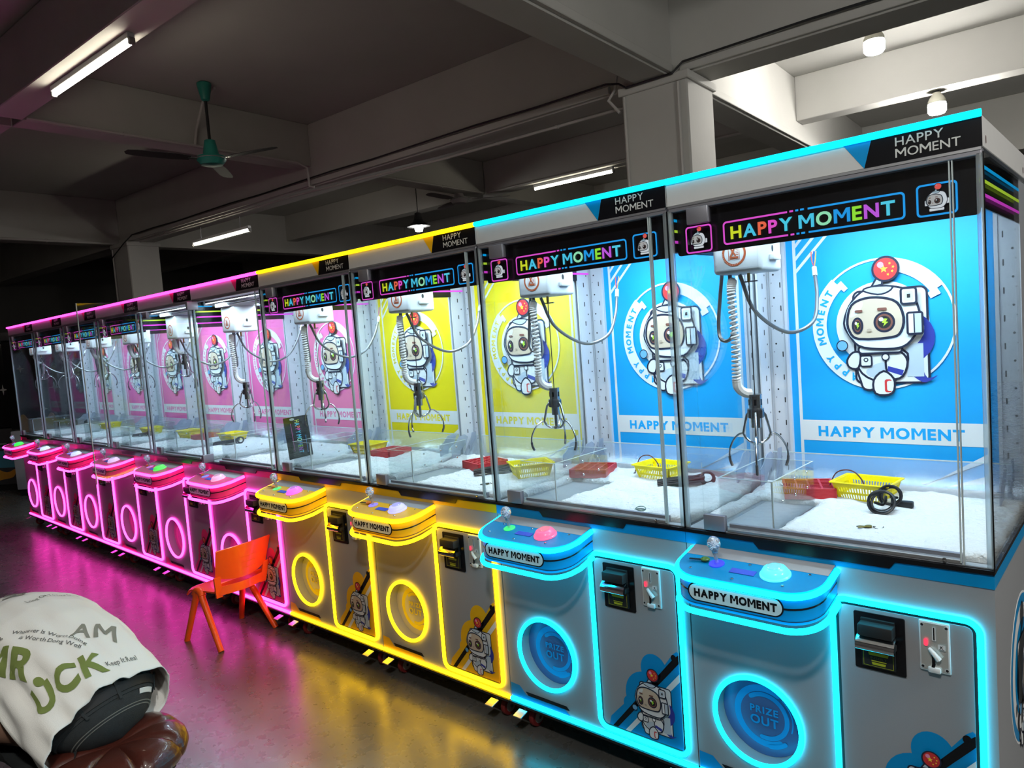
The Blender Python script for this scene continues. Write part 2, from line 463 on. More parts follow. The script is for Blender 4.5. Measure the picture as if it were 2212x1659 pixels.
def m_body(c):
    b = MB(); a = MATS['accent_'+c]
    x0, x1, z0, z1 = .002, .802, .127, HB
    b.box(x0, x1, .10, D, z0, z1, SILVER)
    cx, cz, r, n = .2, .339, .128, 48
    hole = [(cx+r*math.cos(2*PI*i/n), cz+r*math.sin(2*PI*i/n)) for i in range(n)]
    xr = .40; outer = []
    for i in range(n):
        dx, dz = math.cos(2*PI*i/n), math.sin(2*PI*i/n); t = 9
        if dx > 1e-9: t = min(t, (xr-cx)/dx)
        if dx < -1e-9: t = min(t, (x0-cx)/dx)
        if dz > 1e-9: t = min(t, (.70-cz)/dz)
        if dz < -1e-9: t = min(t, (z0-cz)/dz)
        outer.append((cx+dx*t, cz+dz*t))
    vs = [(u, 0, v) for u, v in hole]+[(u, 0, v) for u, v in outer]+[(u, .10, v) for u, v in hole]
    fs = [[i, (i+1) % n, n+(i+1) % n, n+i] for i in range(n)]+[[i, (i+1) % n, 2*n+(i+1) % n, 2*n+i] for i in range(n)]
    b.raw(vs, fs, SILVER)
    cz_ = [(x0,z0),(xr,z0),(xr,.70),(x0,.70)]
    for k in range(4):                                                       # corner fillers between the fan and the rectangle
        q = cz_[k]; near = sorted(outer, key=lambda p: (p[0]-q[0])**2+(p[1]-q[1])**2)[:2]
        b.raw([(q[0],0,q[1]),(near[0][0],0,near[0][1]),(near[1][0],0,near[1][1])], [[0,1,2]], SILVER)
    b.raw([(x0,0,.70),(x1,0,.70),(x1,0,z1),(x0,0,z1)], [[0,1,2,3]], SILVER)
    b.raw([(xr,0,z0),(x1,0,z0),(x1,0,.70),(xr,0,.70)], [[0,1,2,3]], SILVER)
    for xa in (x0, x1): b.raw([(xa,0,z0),(xa,.1,z0),(xa,.1,z1),(xa,0,z1)], [[0,1,2,3]], SILVER)
    b.raw([(x0,0,z0),(x1,0,z0),(x1,.1,z0),(x0,.1,z0)], [[0,1,2,3]], SILVER)
    b.raw([(x0,0,z1),(x1,0,z1),(x1,.1,z1),(x0,.1,z1)], [[0,1,2,3]], SILVER)
    b.box(x0, x1, -.013, .05, .100, .1095, BLACKM)                           # added lip, blocks the bottom light strip from lighting the floor beneath
    A = Art(b, fr_front(0), .0006)
    A.add([(.004,.130),(.004,.182),(.050,.180),(.082,.150),(.27,.150),(.292,.131)], a)
    A.add([(.078,.164),(.278,.164),(.292,.150),(.092,.150)], BLACK)
    return b.mesh('cabinet_body')

def m_side_sticker(c):
    b = MB(); fr = fr_right(0.0); a = MATS['accent_'+c]
    b.prism(grow(ell(.39,.51,.196,.2,40), .006), fr, 0, .0006, WHITEP)
    A = Art(b, fr_right(.0006), .0003)
    A.add(ell(.39,.51,.196,.2,40), a); A.add(ell(.39,.51,.17,.174,40), WHITEP); A.add(ell(.39,.51,.13,.134,40), a)
    spaceman(A, .385, .50, .88)
    return b.mesh('side_sticker')

def m_accent(c):
    b = MB(); b.box(.001, .803, -.003, D+.002, HB, .888, MATS['accent_'+c]); return b.mesh('accent_band')
def m_black():
    b = MB(); b.prism([(0,.8985),(.804,.8985),(.804,.888),(.591,.886),(.578,.868),(.235,.868),(.219,.886),(0,.888)], fr_front(-.003), 0, .0045, BLACK)
    b.box(0, .804, 0, D+.003, .888, .8985, BLACK)
    b.box(.008, .796, .006, D-.006, .8985, .9005, GREYD)
    return b.mesh('black_band')

def round_path(x0, z0, x1, z1, r, y, n=6):
    return [Vector((u, y, v)) for u, v in rrect(x0, z0, x1, z1, r, n)]
def m_neon_door(c):
    b = MB(); b.tube(round_path(.4315, .147, .7715, .766, .032, -.006), .0076, MATS['neon_'+c], 8, closed=True); return b.mesh('door_neon')
def m_neon_ring(c):
    b = MB(); b.tube([Vector((u, -.005, v)) for u, v in ell(.2, .339, .1315, n=48)], .0076, MATS['neon_'+c], 8, closed=True); return b.mesh('prize_neon')
def m_neon_base(c):
    b = MB(); b.tube([(.004,-.004,.119),(.8,-.004,.119)], .0078, MATS['neon_'+c], 8); return b.mesh('base_neon')
def m_neon_lid(c):
    b = MB(); b.tube([(.002,-.004,1.952),(.4,-.004,1.952),(.802,-.004,1.952)], .0088, MATS['lid_neon_'+c], 8); return b.mesh('lid_neon')
PANEL = [(.033, 0.0)]+[(.033+.085*(1-math.cos(t)), -.087-.085*math.sin(t)) for t in [PI/2*i/8 for i in range(9)]] \
      + [(.445-.085*(1-math.cos(t)), -.087-.085*math.sin(t)) for t in [PI/2*(8-i)/8 for i in range(9)]]+[(.445, 0.0)]
def m_neon_panel(c, lower):
    b = MB(); zf = BOTZ if lower else TOPZ; pts = []
    for (x, y) in PANEL:
        g = Vector((x, y, 0)); pts.append(Vector((x, y, zf(y)-(.010 if lower else .010))))
    off = .006
    cx = .239
    pts = [Vector((p.x+(-off if p.x < cx else off)*(1 if abs(p.y) < .1 else .6), p.y-(off if p.y < -.1 else 0), p.z+(-.004 if lower else .0))) for p in pts]
    if lower: pts[0].y = pts[-1].y = -.012
    else: pts[0].y = pts[-1].y = -.010
    b.tube(pts, .0082, MATS['neon_'+c], 8); return b.mesh('panel_neon')

def m_panel(c):
    b = MB(); a = MATS['accent_'+c]; n = len(PANEL)
    vs = [(x, y, TOPZ(y)) for x, y in PANEL]+[(x, y, BOTZ(y)) for x, y in PANEL]
    fs = [list(range(n)), list(range(n, 2*n))[::-1]]+[[i, i+1, n+i+1, n+i] for i in range(n-1)]
    b.raw(vs, fs, a)
    def stripe(fa, wd, m):                                                   # thin dark line running round the front
        vs, fs = [], []
        for i, (x, y) in enumerate(PANEL):
            cxx = .239; ox = -.0007 if x < cxx else .0007; oy = -.0007 if y < -.09 else 0
            z = BOTZ(y)+(TOPZ(y)-BOTZ(y))*fa
            vs += [(x+ox, y+oy, z-wd/2), (x+ox, y+oy, z+wd/2)]
            if i: fs.append([2*i-2, 2*i, 2*i+1, 2*i-1])
        b.raw(vs, fs, m)
    stripe(.80, .0025, INK); stripe(.48, .005, BLACK); stripe(.10, .0025, INK)
    # silver riser behind the panel top
    b.raw([(.034,-.060,TOPZ(-.06)+.0006),(.444,-.060,TOPZ(-.06)+.0006),(.444,-.001,.8535),(.034,-.001,.8535)], [[0,1,2,3]], SILVER)
    return b.mesh('control_panel')
def m_plate():
    b = MB(); fr = fr_front(-.1725)
    b.prism(rrect(.094,.748,.367,.802,.0268,8), fr, 0, .0015, BLACK)
    A = Art(b, fr_front(-.174), .0004)
    A.add(rrect(.098,.752,.363,.798,.0228,8), PLATE)
    A.text('HAPPY MOMENT', .113, .7635, .0235, BLACK, width=.237, bold=.055, track=.09)
    return b.mesh('name_plate')
def tilt(x, y, dz=0.0):
    return Matrix.Translation((x, y, TOPZ(y)+dz)) @ Matrix.Rotation(math.atan(.19), 4, 'X')
def m_screen():
    b = MB(); b.box(-.036, .036, -.0125, .0125, 0, .001, mat('lcd_blue', (.06,.12,.75), .2), xf=tilt(.232,-.112,.0008)); return b.mesh('display')
def m_screw():
    b = MB(); b.lathe([(.0045,0),(.0045,.0015),(.003,.003),(0.0001,.0032)], CHROME, seg=10); return b.mesh('screw')
def m_stick():
    b = MB(); x = tilt(.146, -.093, .001)
    b.lathe([(.022,0),(.022,.002),(.008,.003),(.008,.004)], mat('joystick_collar', (.05,.10,.5), .2), seg=20, xf=x)
    b.lathe([(.0055,.003),(.0055,.030),(.0075,.031),(.0075,.034),(.006,.035)], CLEARP, seg=14, xf=x)
    b.lathe([(.008,.034),(.010,.042),(.0165,.052),(.0195,.063),(.0175,.074),(.010,.082),(.0001,.084)], CLEARP, seg=18, xf=x)
    rnd = random.Random(3)
    for k in range(26):                                                      # white flakes inside the clear knob, emissive in place of its LED light
        a, r, z = rnd.uniform(0, 2*PI), rnd.uniform(.003, .0125), rnd.uniform(.053, .074)
        p = Vector((r*math.cos(a), r*math.sin(a), z)); q = Vector((rnd.gauss(0,1), rnd.gauss(0,1), rnd.gauss(0,1))).normalized()*.0035
        b.tube([x @ (p-q), x @ (p+q)], .0012, emit('knob_flake', (.55,.75,1.0), .7), 4)
    return b.mesh('joystick')
def m_button():
    g = mat('button_glow', (.8,.9,.9), .25)
    b = MB(); x = tilt(.318, -.098, .001)
    b.lathe([(.041,0),(.041,.004),(.037,.006),(.0365,.010),(.031,.019),(.020,.024)], g, seg=28, xf=x)
    b.lathe([(.020,.0235),(.020,.026),(.017,.027),(.016,.0262),(.0001,.0258)], CLEARP, seg=24, xf=x)
    return b.mesh('start_button')

def m_door(c):
    b = MB(); a = MATS['accent_'+c]; fr = fr_front(0)
    b.prism(rrect(.440,.156,.763,.757,.024), fr, 0, .0035, BLACKM)
    b.prism(rrect(.448,.163,.756,.751,.016), fr, .0035, .0055, SILVER)
    A = Art(b, fr_front(-.0055), .0002)
    # diagonal banner in the lower corner
    A.add([(.470,.163),(.479,.195),(.620,.345),(.70,.430),(.735,.478),(.75,.49),(.756,.485),(.756,.163)], a)
    A.add(grow(ell(.662,.404,.034,.04), .016), a); A.add(ell(.628,.30,.082,.09), a); A.add(ell(.565,.262,.03), a)
    A.add([(.485,.163),(.505,.163),(.756,.452),(.756,.480),(.735,.462)], BLACK)
    A.add(ell(.738,.466,.010,.011), BLACK)
    A.add([(.536,.163),(.556,.163),(.756,.392),(.756,.418)], WHITEP)
    spaceman(A, .648, .295, .52)
    return b.mesh('coin_door')
def m_bill():
    b = MB(); fr = fr_front(-.0055); y = -.0055
    b.prism(rrect(.487,.588,.609,.741,.004), fr, 0, .004, BLACK)
    b.prism(rect(.506,.600,.586,.728), fr, .004, .012, BLACKM)
    b.box(.505, .588, y-.040, y-.004, .690, .722, BLACKM, .004)
    pts = []
    for i in range(9):                                                       # curved chrome lip
        t = PI*0.55*i/8; pts.append((y-.012-.034*math.sin(t), .690-.026*(1-math.cos(t))/1.0))
    vs, fs = [], []
    for yy, zz in pts: vs += [(.500,yy,zz),(.592,yy,zz)]
    k = len(pts)
    vs += [(v[0], v[1]+.003, v[2]-.004) for v in list(vs)]
    for i in range(k-1):
        fs.append([2*i,2*i+1,2*i+3,2*i+2]); fs.append([2*k+2*i,2*k+2*i+2,2*k+2*i+3,2*k+2*i+1])
    fs.append([2*k-2,2*k-1,4*k-1,4*k-2])
    b.raw(vs, fs, CHROME)
    b.box(.503, .590, y-.030, y-.004, .655, .672, BLACKM, .003)
    A = Art(b, fr_front(y-.012), .0003)
    Y = mat('print_yellow_green', (.42,.44,.02), .5)
    A.ring(rect(.510,.603,.582,.650), rect(.511,.604,.581,.649), Y)
    A.add([(.522,.640),(.571,.640),(.569,.632),(.524,.632)], Y)
    A.text('INSERT', .527, .6225, .006, mat('print_dim', (.10,.11,.03), .5), width=.04)
    A.add([(.529,.6195),(.566,.6195),(.565,.6170),(.530,.6170)], Y); A.add([(.530,.6145),(.564,.6145),(.563,.608),(.532,.608)], Y)
    return b.mesh('bill_acceptor')
def m_coin():
    b = MB(); y = -.0055; fr = fr_front(y)
    P = mat('coin_plate', (.62,.63,.60), .3, metal=.5)
    b.box(.641, .709, y-.007, y, .622, .7505, WPLAST, .003)
    b.prism(rrect(.6455,.6265,.7045,.746,.004), fr_front(y-.007), 0, .001, P)
    A = Art(b, fr_front(y-.008), .0004)
    for sx, sz in ((.649,.740),(.702,.740),(.649,.634),(.702,.634)):
        A.add(ell(sx, sz, .0048), WPLAST); A.add(ell(sx, sz, .0034), BLACKM)
    A.add(rrect(.6715,.704,.6795,.739,.002), WPLAST); A.add(rrect(.674,.706,.677,.738,.001), BLACK)
    A.add(rrect(.6525,.688,.662,.707,.004), emit('coin_red', (1,.06,.12), 1.2))
    A.add(rrect(.684,.684,.700,.698,.001), WPLAST); A.text('K', .689, .688, .007, BLACK, bold=.03); A.line((.686,.686),(.698,.686),.001,BLACK)
    A.add([(.668,.676),(.672,.676),(.676,.66),(.678,.645),(.674,.632),(.667,.630),(.670,.645),(.670,.66)], BLACK)
    b.tube([(.664,y-.012,.683),(.674,y-.017,.675),(.686,y-.015,.659)], lambda t: .0045+.0025*t, WPLAST, 10)
    b.box(.660, .689, y-.016, y-.007, .622, .637, WPLAST, .004)
    return b.mesh('coin_acceptor')
def m_flap(c):
    b = MB(); a = mat('flap_print_'+c, tuple(v*(.55 if c == 'blue' else .85) for v in BRD[c]), .5); y = .045
    F = mat('flap_'+c, {'blue': (.07,.10,.23), 'yellow': (.40,.40,.42), 'pink': (.55,.12,.32)}[c], .35, metal=.2)
    b.lathe([(.127,-.004),(.127,0),(.0001,.0001)], F, (.2, y, .339), 'Y', 48)
    A = Art(b, fr_front(y), .0004)
    A.band(.205,.335, .076,.096, 62, 300, a, cap=True); A.band(.205,.335,.088,.098, 20,64, a, cap=True)
    A.band(.205,.335, .060,.074, -100, 128, a, cap=True); A.band(.205,.335,.082,.086,-20,50,a); A.band(.205,.335,.085,.098,-82,-50,a,cap=True)
    A.text('PRIZE', .160, .343, .022, a, width=.086, bold=.03); A.text('OUT', .160, .307, .028, a, width=.086, bold=.03)
    return b.mesh('prize_flap')

def m_lid(c):
    b = MB(); a = MATS['accent_'+c]
    b.box(.0015, .8025, 0, D, 1.878, 1.948, LIDW, .0015, 1)
    b.box(.02, .784, .02, D-.02, 1.868, 1.878, COLW)
    A = Art(b, fr_front(0), .0005)
    A.add([(.573,1.9475),(.8025,1.9475),(.8025,1.8785),(.554,1.8785)], BLACK)
    A.add([(.505,1.9475),(.573,1.9475),(.554,1.8785)], a)
    A.text('HAPPY', .625, 1.9165, .0205, TXTW, width=.102, bold=.006); A.text('MOMENT', .625, 1.8895, .0205, TXTW, width=.136, bold=.006)
    A2 = Art(b, fr_right(.8025), .0005)
    for u in (.043, .65): A2.add(rrect(u-.005,1.890,u+.005,1.908,.004), mat('slot_shadow', (.10,.05,.05), .6))
    return b.mesh('lid')
def m_toprail():
    b = MB(); b.box(.004, .80, .0, .030, 1.860, 1.878, ALUD, .002, 1); b.box(.004, .80, -.002, .004, 1.8715, 1.878, ALU)
    return b.mesh('top_rail')
def m_botrail():
    b = MB(); b.box(.135, .735, .004, .022, .9005, .912, ALU, .002, 1); b.box(.135, .735, .022, .034, .9005, .922, ALUD, .001, 1)
    b.lathe([(.005,0),(.005,.002),(.0001,.003)], CHROME, (.70, .003, .908), 'Y', 12)
    return b.mesh('bottom_rail')
def m_frontpane():
    b = MB(); b.box(0, .671, .0, .006, .905-.9, 1.860-.9, GLASS)
    return b.mesh('front_door')
def m_edge():
    b = MB(); b.box(.6695, .6725, -.001, .007, .005, .960, EDGE)
    return b.mesh('edge_strip')
def m_hinge():
    b = MB(); b.box(.001, .069, -.009, .012, -.024, .024, ALUD, .003, 2)
    return b.mesh('hinge')
def m_cornerpane():
    b = MB(); b.box(0, .056, .004, .010, .9, 1.865, GLASS); b.box(-.0015, .0015, .0035, .0105, .9, 1.865, EDGE)
    return b.mesh('corner_pane')
def m_post():
    b = MB(); b.box(-.006, .006, 0, .012, .9, 1.866, POST, .002, 2); return b.mesh('corner_post')
def m_seal():
    b = MB(); b.box(.8018, .8042, -.002, .004, .8985, 1.866, BLACK); return b.mesh('corner_seal')
def m_side():
    b = MB(); b.box(-.003, .003, .012, D-.01, .9, 1.866, GLASS); b.box(-.003, .003, .010, .0118, .9, 1.866, EDGE); return b.mesh('side_pane')
def m_sidehead():
    b = MB(); b.box(-.002, .002, .018, D-.03, 1.744, 1.866, BLACK)
    for i, c in enumerate(((0,.45,1.0),(.55,.85,.05),(.80,.06,.75))):
        m = mat('stripe_%s' % ('blue','lime','magenta')[i], c, .4, emis=c, estr=.45)
        for s in (-.0026, .0026): b.box(s-.0004, s+.0004, .018, D-.03, 1.834-.032*i, 1.842-.032*i, m)
    return b.mesh('side_header')
LET = [(.75,.85,.03),(.08,.66,.95),(.98,.16,.08),(.92,.10,.70),(.08,.72,.95),None,(.08,.66,.95),(.35,.9,.55),(.02,.38,.95),(.35,.9,.05),(.62,.12,.85),(.10,.72,.95)]
def m_sign():
    b = MB(); b.prism(rrect(.010,1.731,.790,1.866,.010), fr_front(.040), 0, .004, BLACK)
    A = Art(b, fr_front(.036), .0004)
    mag = emit('sign_magenta', (.90,.10,.75), .85); blu = emit('sign_blue', (.02,.38,.95), .9)
    x0, z0, x1, z1, t, xm = .158, 1.745, .634, 1.812, .005, .395
    o, i = rrect(x0,z0,x1,z1,.011), rrect(x0+t,z0+t,x1-t,z1-t,.007); n = len(o); h = n//4
    def part(idx, m, tail):
        pts_o, pts_i = [o[k] for k in idx], [i[k] for k in idx]
        A.add([(tail, z1)]+pts_o+[(tail, z0)]+[(tail, z0+t)]+pts_i[::-1]+[(tail, z1-t)], m)
    part(list(range(h, 3*h)), mag, .345)
    idx = list(range(3*h, n))+list(range(0, h))
    A.add([(.40, z0)]+[o[k] for k in idx]+[(.40, z1),(.40, z1-t)]+[i[k] for k in idx][::-1]+[(.40, z0+t)], blu)
    for zz in (z0, z1-t):
        A.add(rect(.352,zz,.362,zz+t), mag); A.add(rect(.368,zz,.376,zz+t), blu); A.add(rect(.381,zz,.391,zz+t), blu)
    cols = [emit('sign_letter_%d' % k, c, .85) if c else None for k, c in enumerate(LET)]
    A.text('HAPPY MOMENT', .182, 1.7605, .036, BLACK, width=.430, bold=.030, cols=cols)
    for (a0, c0, a1, c1, m) in ((.659,1.742,.746,1.819,blu), (.047,1.733,.131,1.812,mag)):
        A.ring(rrect(a0,c0,a1,c1,.010), rrect(a0+.0045,c0+.0045,a1-.0045,c1-.0045,.007), m)
        spaceman(A, (a0+a1)/2, (c0+c1)/2-.006, .19, full=False, lit=True)
    return b.mesh('header_sign')

def m_board(c):
    b = MB(); a = MATS['board_'+c]; fr = fr_front(.700)
    b.box(.083, .721, .700, .712, .925, 1.866, a)
    A = Art(b, fr, .0003)
    Wt = WHITEP
    A.add(rect(.107,.93,.118,1.862), Wt); A.add(rect(.690,.93,.701,1.862), Wt)
    A.add(rect(.118,1.066,.690,1.141), Wt); A.text('HAPPY MOMENT', .172, 1.084, .038, a, width=.457, bold=.042)
    for k in range(3): A.add([(.118,1.690+.045*k),(.118,1.675+.045*k),(.295-.045*k,1.862),(.282-.045*k,1.862)], Wt)
    for k in range(2): A.add([(.50+.06*k,.93),(.515+.06*k,.93),(.690,1.095-.05-.07*k),(.690,1.06-.04-.07*k)], Wt)
    cx, cz = .395, 1.475
    A.band(cx, cz, .216, .223, 0, 360, Wt, 60); A.add(ell(cx, cz, .145, n=48), Wt)
    A.band(cx, cz, .178, .226, 133, 262, Wt, 40); A.band(cx, cz, .178, .222, 32, 88, Wt, 24)
    A.band(cx, cz, .165, .20, 128, 134, Wt, 4); A.band(cx, cz, .168, .20, 26, 33, Wt, 4)
    A.arctext('HAPPY MOMENT', cx, cz, .202, .025, a, 199, 9.8, bold=.035)
    spaceman(A, cx, cz, 1.0)
    return b.mesh('back_panel')
def m_board_dark():
    b = MB(); m = MATS['board_dark']; p = MATS['board_dark_print']
    b.box(.083, .721, .700, .712, .925, 1.866, m)
    A = Art(b, fr_front(.700), .0003)
    A.band(.40,1.47,.17,.20,0,360,p,48); A.add(ell(.40,1.47,.11), p); A.add(rect(.13,1.07,.68,1.13), p)
    for u, v in ((.2,1.7),(.6,1.2),(.62,1.72),(.2,1.2)): A.add([(u,v+.03),(u+.006,v+.006),(u+.03,v),(u+.006,v-.006),(u,v-.03),(u-.006,v-.006),(u-.03,v),(u-.006,v+.006)], p)
    return b.mesh('back_panel')
def m_column():
    b = MB(); b.box(.006, .083, .690, .730, .9005, 1.866, COLW); b.box(.006, .012, .600, .690, .9005, 1.866, COLW)
    b.box(.013, .020, .684, .690, .9005, 1.866, ALU); b.box(.072, .083, .685, .690, .9005, 1.866, COLW)
    A = Art(b, fr_front(.690), .0006)
    for k in range(11):
        z = .95+.085*k
        A.add(rrect(.058,z,.062,z+.020,.0018), PUPIL, 1); A.add(ell(.036, z+.05, .0035), PUPIL, 1); A.add(ell(.028, z+.02, .0022), ALUD, 1)
    A3 = Art(b, fr_right(.012), .0006)
    for k in range(11):
        z = .95+.085*k
        A3.add(rrect(.640,z,.646,z+.02,.0018), PUPIL, 1); A3.add(ell(.665, z+.05, .0035), PUPIL, 1)
    return b.mesh('rear_column')
def m_backcol2():
    b = MB()
    me = m_column(); 
    for v in me.vertices: v.co.x = W-v.co.x
    me.flip_normals(); return me
def m_led():
    b = MB(); b.box(.06, .74, .052, .066, 1.850, 1.858, ALU); b.box(.065, .735, .054, .064, 1.847, 1.850, emit('led_white', (.80,.92,1.0), 6.0))
    return b.mesh('light_strip')
def m_apron():
    b = MB(); vs = [(.014,.585,.906),(.790,.585,.906),(.790,.668,1.022),(.014,.668,1.022)]
    vs = vs+[(x,y+.004,z-.002) for x,y,z in vs]
    b.raw(vs, [[0,1,2,3],[7,6,5,4],[0,4,5,1],[1,5,6,2],[2,6,7,3],[3,7,4,0]], APRON)
    b.box(.014,.790,.667,.672,1.020,1.024, EDGE)
    return b.mesh('rear_apron')
def m_bracket():
    b = MB(); fr = fr_right(0)
    b.prism([(.50,.906),(.50,.985),(.53,1.0),(.56,1.03),(.60,1.035),(.62,1.02),(.60,.98),(.56,.96),(.55,.906)], fr, 0, .004, BRKT)
    b.prism([(.60,.906),(.64,1.04),(.67,1.04),(.67,.95),(.645,.906)], fr, .012, .016, BRKT)
    return b.mesh('apron_bracket')
def m_chute():
    b = MB(); t = .004
    for (x0,x1,y0,y1) in ((.092,.092+t,.05,.385),(.256,.256+t,.05,.385),(.096,.256,.05,.05+t),(.096,.256,.381,.385)):
        b.box(x0,x1,y0,y1,.903,1.052,ACRYL)
        b.box(x0,x1,y0,y1,1.052,1.0535,EDGE)
    b.box(.256,.260,.049,.054,.903,1.052,EDGE)
    b.box(.098,.254,.057,.379,.9008,.9025,GREYD)
    for yy in (.12,.22,.32):
        for zz in (.98,1.03): b.lathe([(.005,0),(.004,.002),(.0001,.003)], CHROME, (.261,yy,zz), 'X', 10)
    return b.mesh('prize_chute')
def m_gantry():
    b = MB()
    for y in (.12,.31): b.tube([(.02,y,1.835),(.785,y,1.835)], .007, CHROME, 10)
    for x in (.022,.782): b.box(x-.008,x+.008,.06,.68,1.838,1.862,ALU)
    b.box(.085,.215,.10,.33,1.822,1.846,WPLAST,.004)
    return b.mesh('gantry_rail')
def m_motor():
    b = MB(); b.box(.070,.225,.138,.292,1.668,1.822,WPLAST,.012,3)
    b.box(.2252,.240,.195,.250,1.700,1.716,WPLAST,.002)
    A = Art(b, fr_front(.138), .0004)
    A.ring(rect(.084,1.682,.214,1.812), rect(.0855,1.6835,.2125,1.8105), COLW)
    ex, ez = .141, 1.727
    A.band(ex,ez,.031,.038,0,360,ORINGP,40); A.ring(rect(ex-.018,ez-.018,ex+.018,ez+.018), rect(ex-.0165,ez-.0165,ex+.0165,ez+.0165), ORINGP)
    A.line((ex-.014,ez-.012),(ex+.014,ez-.012),.005,ORINGP); A.line((ex-.012,ez-.010),(ex+.002,ez+.014),.005,ORINGP); A.line((ex-.008,ez+.014),(ex+.006,ez-.008),.005,ORINGP)
    for k in range(4): A.line((ex+.007,ez-.004+.005*k),(ex+.015,ez-.004+.005*k),.002,ORINGP)
    for k in range(20): A.add(ell(ex+.0345*math.cos(PI+PI*k/19), ez+.0345*math.sin(PI+PI*k/19), .0011, n=6), WPLAST)
    A2 = Art(b, fr_right(.225), .0004); A2.add(ell(.222,1.735,.007,.010), BLACKM)
    b.tube([(.150,.215,1.668),(.150,.215,1.640)], .005, mat('brass',(.45,.30,.10),.3,metal=1), 8)
    b.box(.125,.178,.212,.218,1.640,1.644,ALUD)
    return b.mesh('motor_box')
def m_cord(L):
    b = MB(); b.tube([(.150,.215,1.642),(.150,.215,L+.083)], .0017, CORDB, 6); return b.mesh('hoist_cord')
def m_claw():
    b = MB(); m = STEEL
    b.lathe([(.0255,.050),(.0255,.103),(.027,.104),(.027,.108),(.010,.1085)], m, seg=28)
    b.lathe([(.031,.012),(.031,.046),(.033,.047),(.033,.050),(.0255,.0505)], m, seg=30)
    for k in range(30):
        a = 2*PI*k/30; b.box(-.0008,.0008,-.0015,.0015,.014,.044,m,xf=Matrix.Translation((.032*math.cos(a),.032*math.sin(a),0)) @ Matrix.Rotation(a,4,'Z'))
    b.lathe([(.020,-.028),(.020,.012),(.031,.0125)], m, seg=24)
    b.lathe([(.008,-.085),(.008,-.028),(.020,-.0275)], m, seg=16)
    b.lathe([(.014,-.100),(.016,-.096),(.016,-.088),(.010,-.086)], m, seg=18)
    for k in range(5):
        a = 2*PI*k/5+.4; b.box(-.0045,.0045,-.001,.001,.064,.088,BLACK,xf=Matrix.Rotation(a,4,'Z') @ Matrix.Translation((0,-.0256,0)))
    return b.mesh('claw')
def m_finger():
    b = MB(); m = STEEL
    b.tube([(.030,0,.034),(.042,0,.020),(.062,0,-.058)], .0055, m, 8)
    b.tube(smooth3([(.012,0,-.093),(.030,0,-.090),(.050,0,-.076),(.062,0,-.058)],5), .0055, m, 8)
    b.tube(smooth3([(.058,0,-.056),(.085,0,-.063),(.112,0,-.090),(.131,0,-.130),(.133,0,-.165),(.124,0,-.190)],6), .0042, m, 8)
    b.tube(smooth3([(.134,0,-.158),(.1315,0,-.178),(.122,0,-.200)],4), .0058, mat('finger_tip',(.10,.10,.11),.4,metal=.3), 8)
    return b.mesh('finger')
def m_coil(L):
    b = MB(); pts = []
    base = smooth3([(.118,.17,1.655),(.112,.168,1.655-.14*(1.655-L-.135)),(.116,.17,1.655-.6*(1.655-L-.135)),(.111,.175,L+.135),(.113,.185,L+.105),(.125,.202,L+.089),(.138,.213,L+.086)],26)
    n = len(base); turns = 58
    for i, p in enumerate(base):
        t = (base[min(i+1,n-1)]-base[max(i-1,0)]).normalized(); u = t.orthogonal().normalized(); q = t.cross(u)
    # resample finely and wind
    m_ = turns*9; u = None
    for j in range(m_+1):
        f = j/m_*(n-1); i = min(int(f), n-2); p = base[i].lerp(base[i+1], f-i); t = (base[i+1]-base[i]).normalized()
        if u is None: u = t.orthogonal().normalized()
        u = (u-t*u.dot(t)).normalized(); q = t.cross(u); a = 2*PI*j/9; r = .0112*min(1, f/6+.15)
        pts.append(p+u*r*math.cos(a)+q*r*math.sin(a))
    b.tube(pts, .0041, COIL, 5); return b.mesh('coil_cable')
def m_hose(k):
    b = MB()
    if k == 0:
        b.tube(smooth3([(.128,.20,1.665),(.150,.25,1.55),(.205,.36,1.475),(.255,.45,1.50),(.245,.53,1.58),(.225,.58,1.655)],8), .0062, HOSE, 8)
        b.tube([(.225,.58,1.655),(.218,.595,1.685)], .008, WPLAST, 8)
        for j, c in enumerate(((.5,.05,.03),(.02,.05,.35),(.6,.3,.05))):
            b.tube(smooth3([(.218,.595,1.685),(.214+.006*(j-1),.602,1.71),(.205+.008*j,.61,1.74)],4), .0018, mat('wire_%d' % j, c, .5), 5)
    else:
        b.tube(smooth3([(.064,.22,1.70),(.052,.22,1.62),(.040,.22,1.52),(.046,.215,1.472),(.072,.21,1.462),(.098,.20,1.49),(.104,.19,1.58),(.100,.19,1.667)],8), .0062, HOSE, 8)
    return b.mesh('cable_hose')
def m_wheel():
    b = MB(); b.lathe([(.012,-.012),(.036,-.011),(.0385,-.006),(.0385,.006),(.036,.011),(.012,.012)], RUBRED, axis='X', seg=24)
    b.lathe([(.024,-.0135),(.024,.0135)], mat('caster_hub',(.45,.42,.40),.4), axis='X', seg=20); b.lathe([(.007,-.018),(.007,.018)], CHROME, axis='X', seg=12)
    return b.mesh('wheel')
def m_caster():
    b = MB(); b.box(-.030,.030,-.030,.030,.084,.090,ALU)
    b.lathe([(.022,.074),(.026,.080),(.026,.084)], ALU, seg=18)
    for s in (-1,1): b.prism([(-.020,.078),(.022,.078),(.012,.030),(-.002,.028)], fr_right(s*.016-.0012), 0, .0024, ALU)
    return b.mesh('caster')
def m_pedal():
    b = MB(); b.tube([(0,-.02,.056),(0,-.066,.060)], .005, ALU, 6); b.box(-.020,.020,-.100,-.058,.072,.077,ALU,.001,1,xf=Matrix.Rotation(.25,4,'X'))
    return b.mesh('brake_pedal')
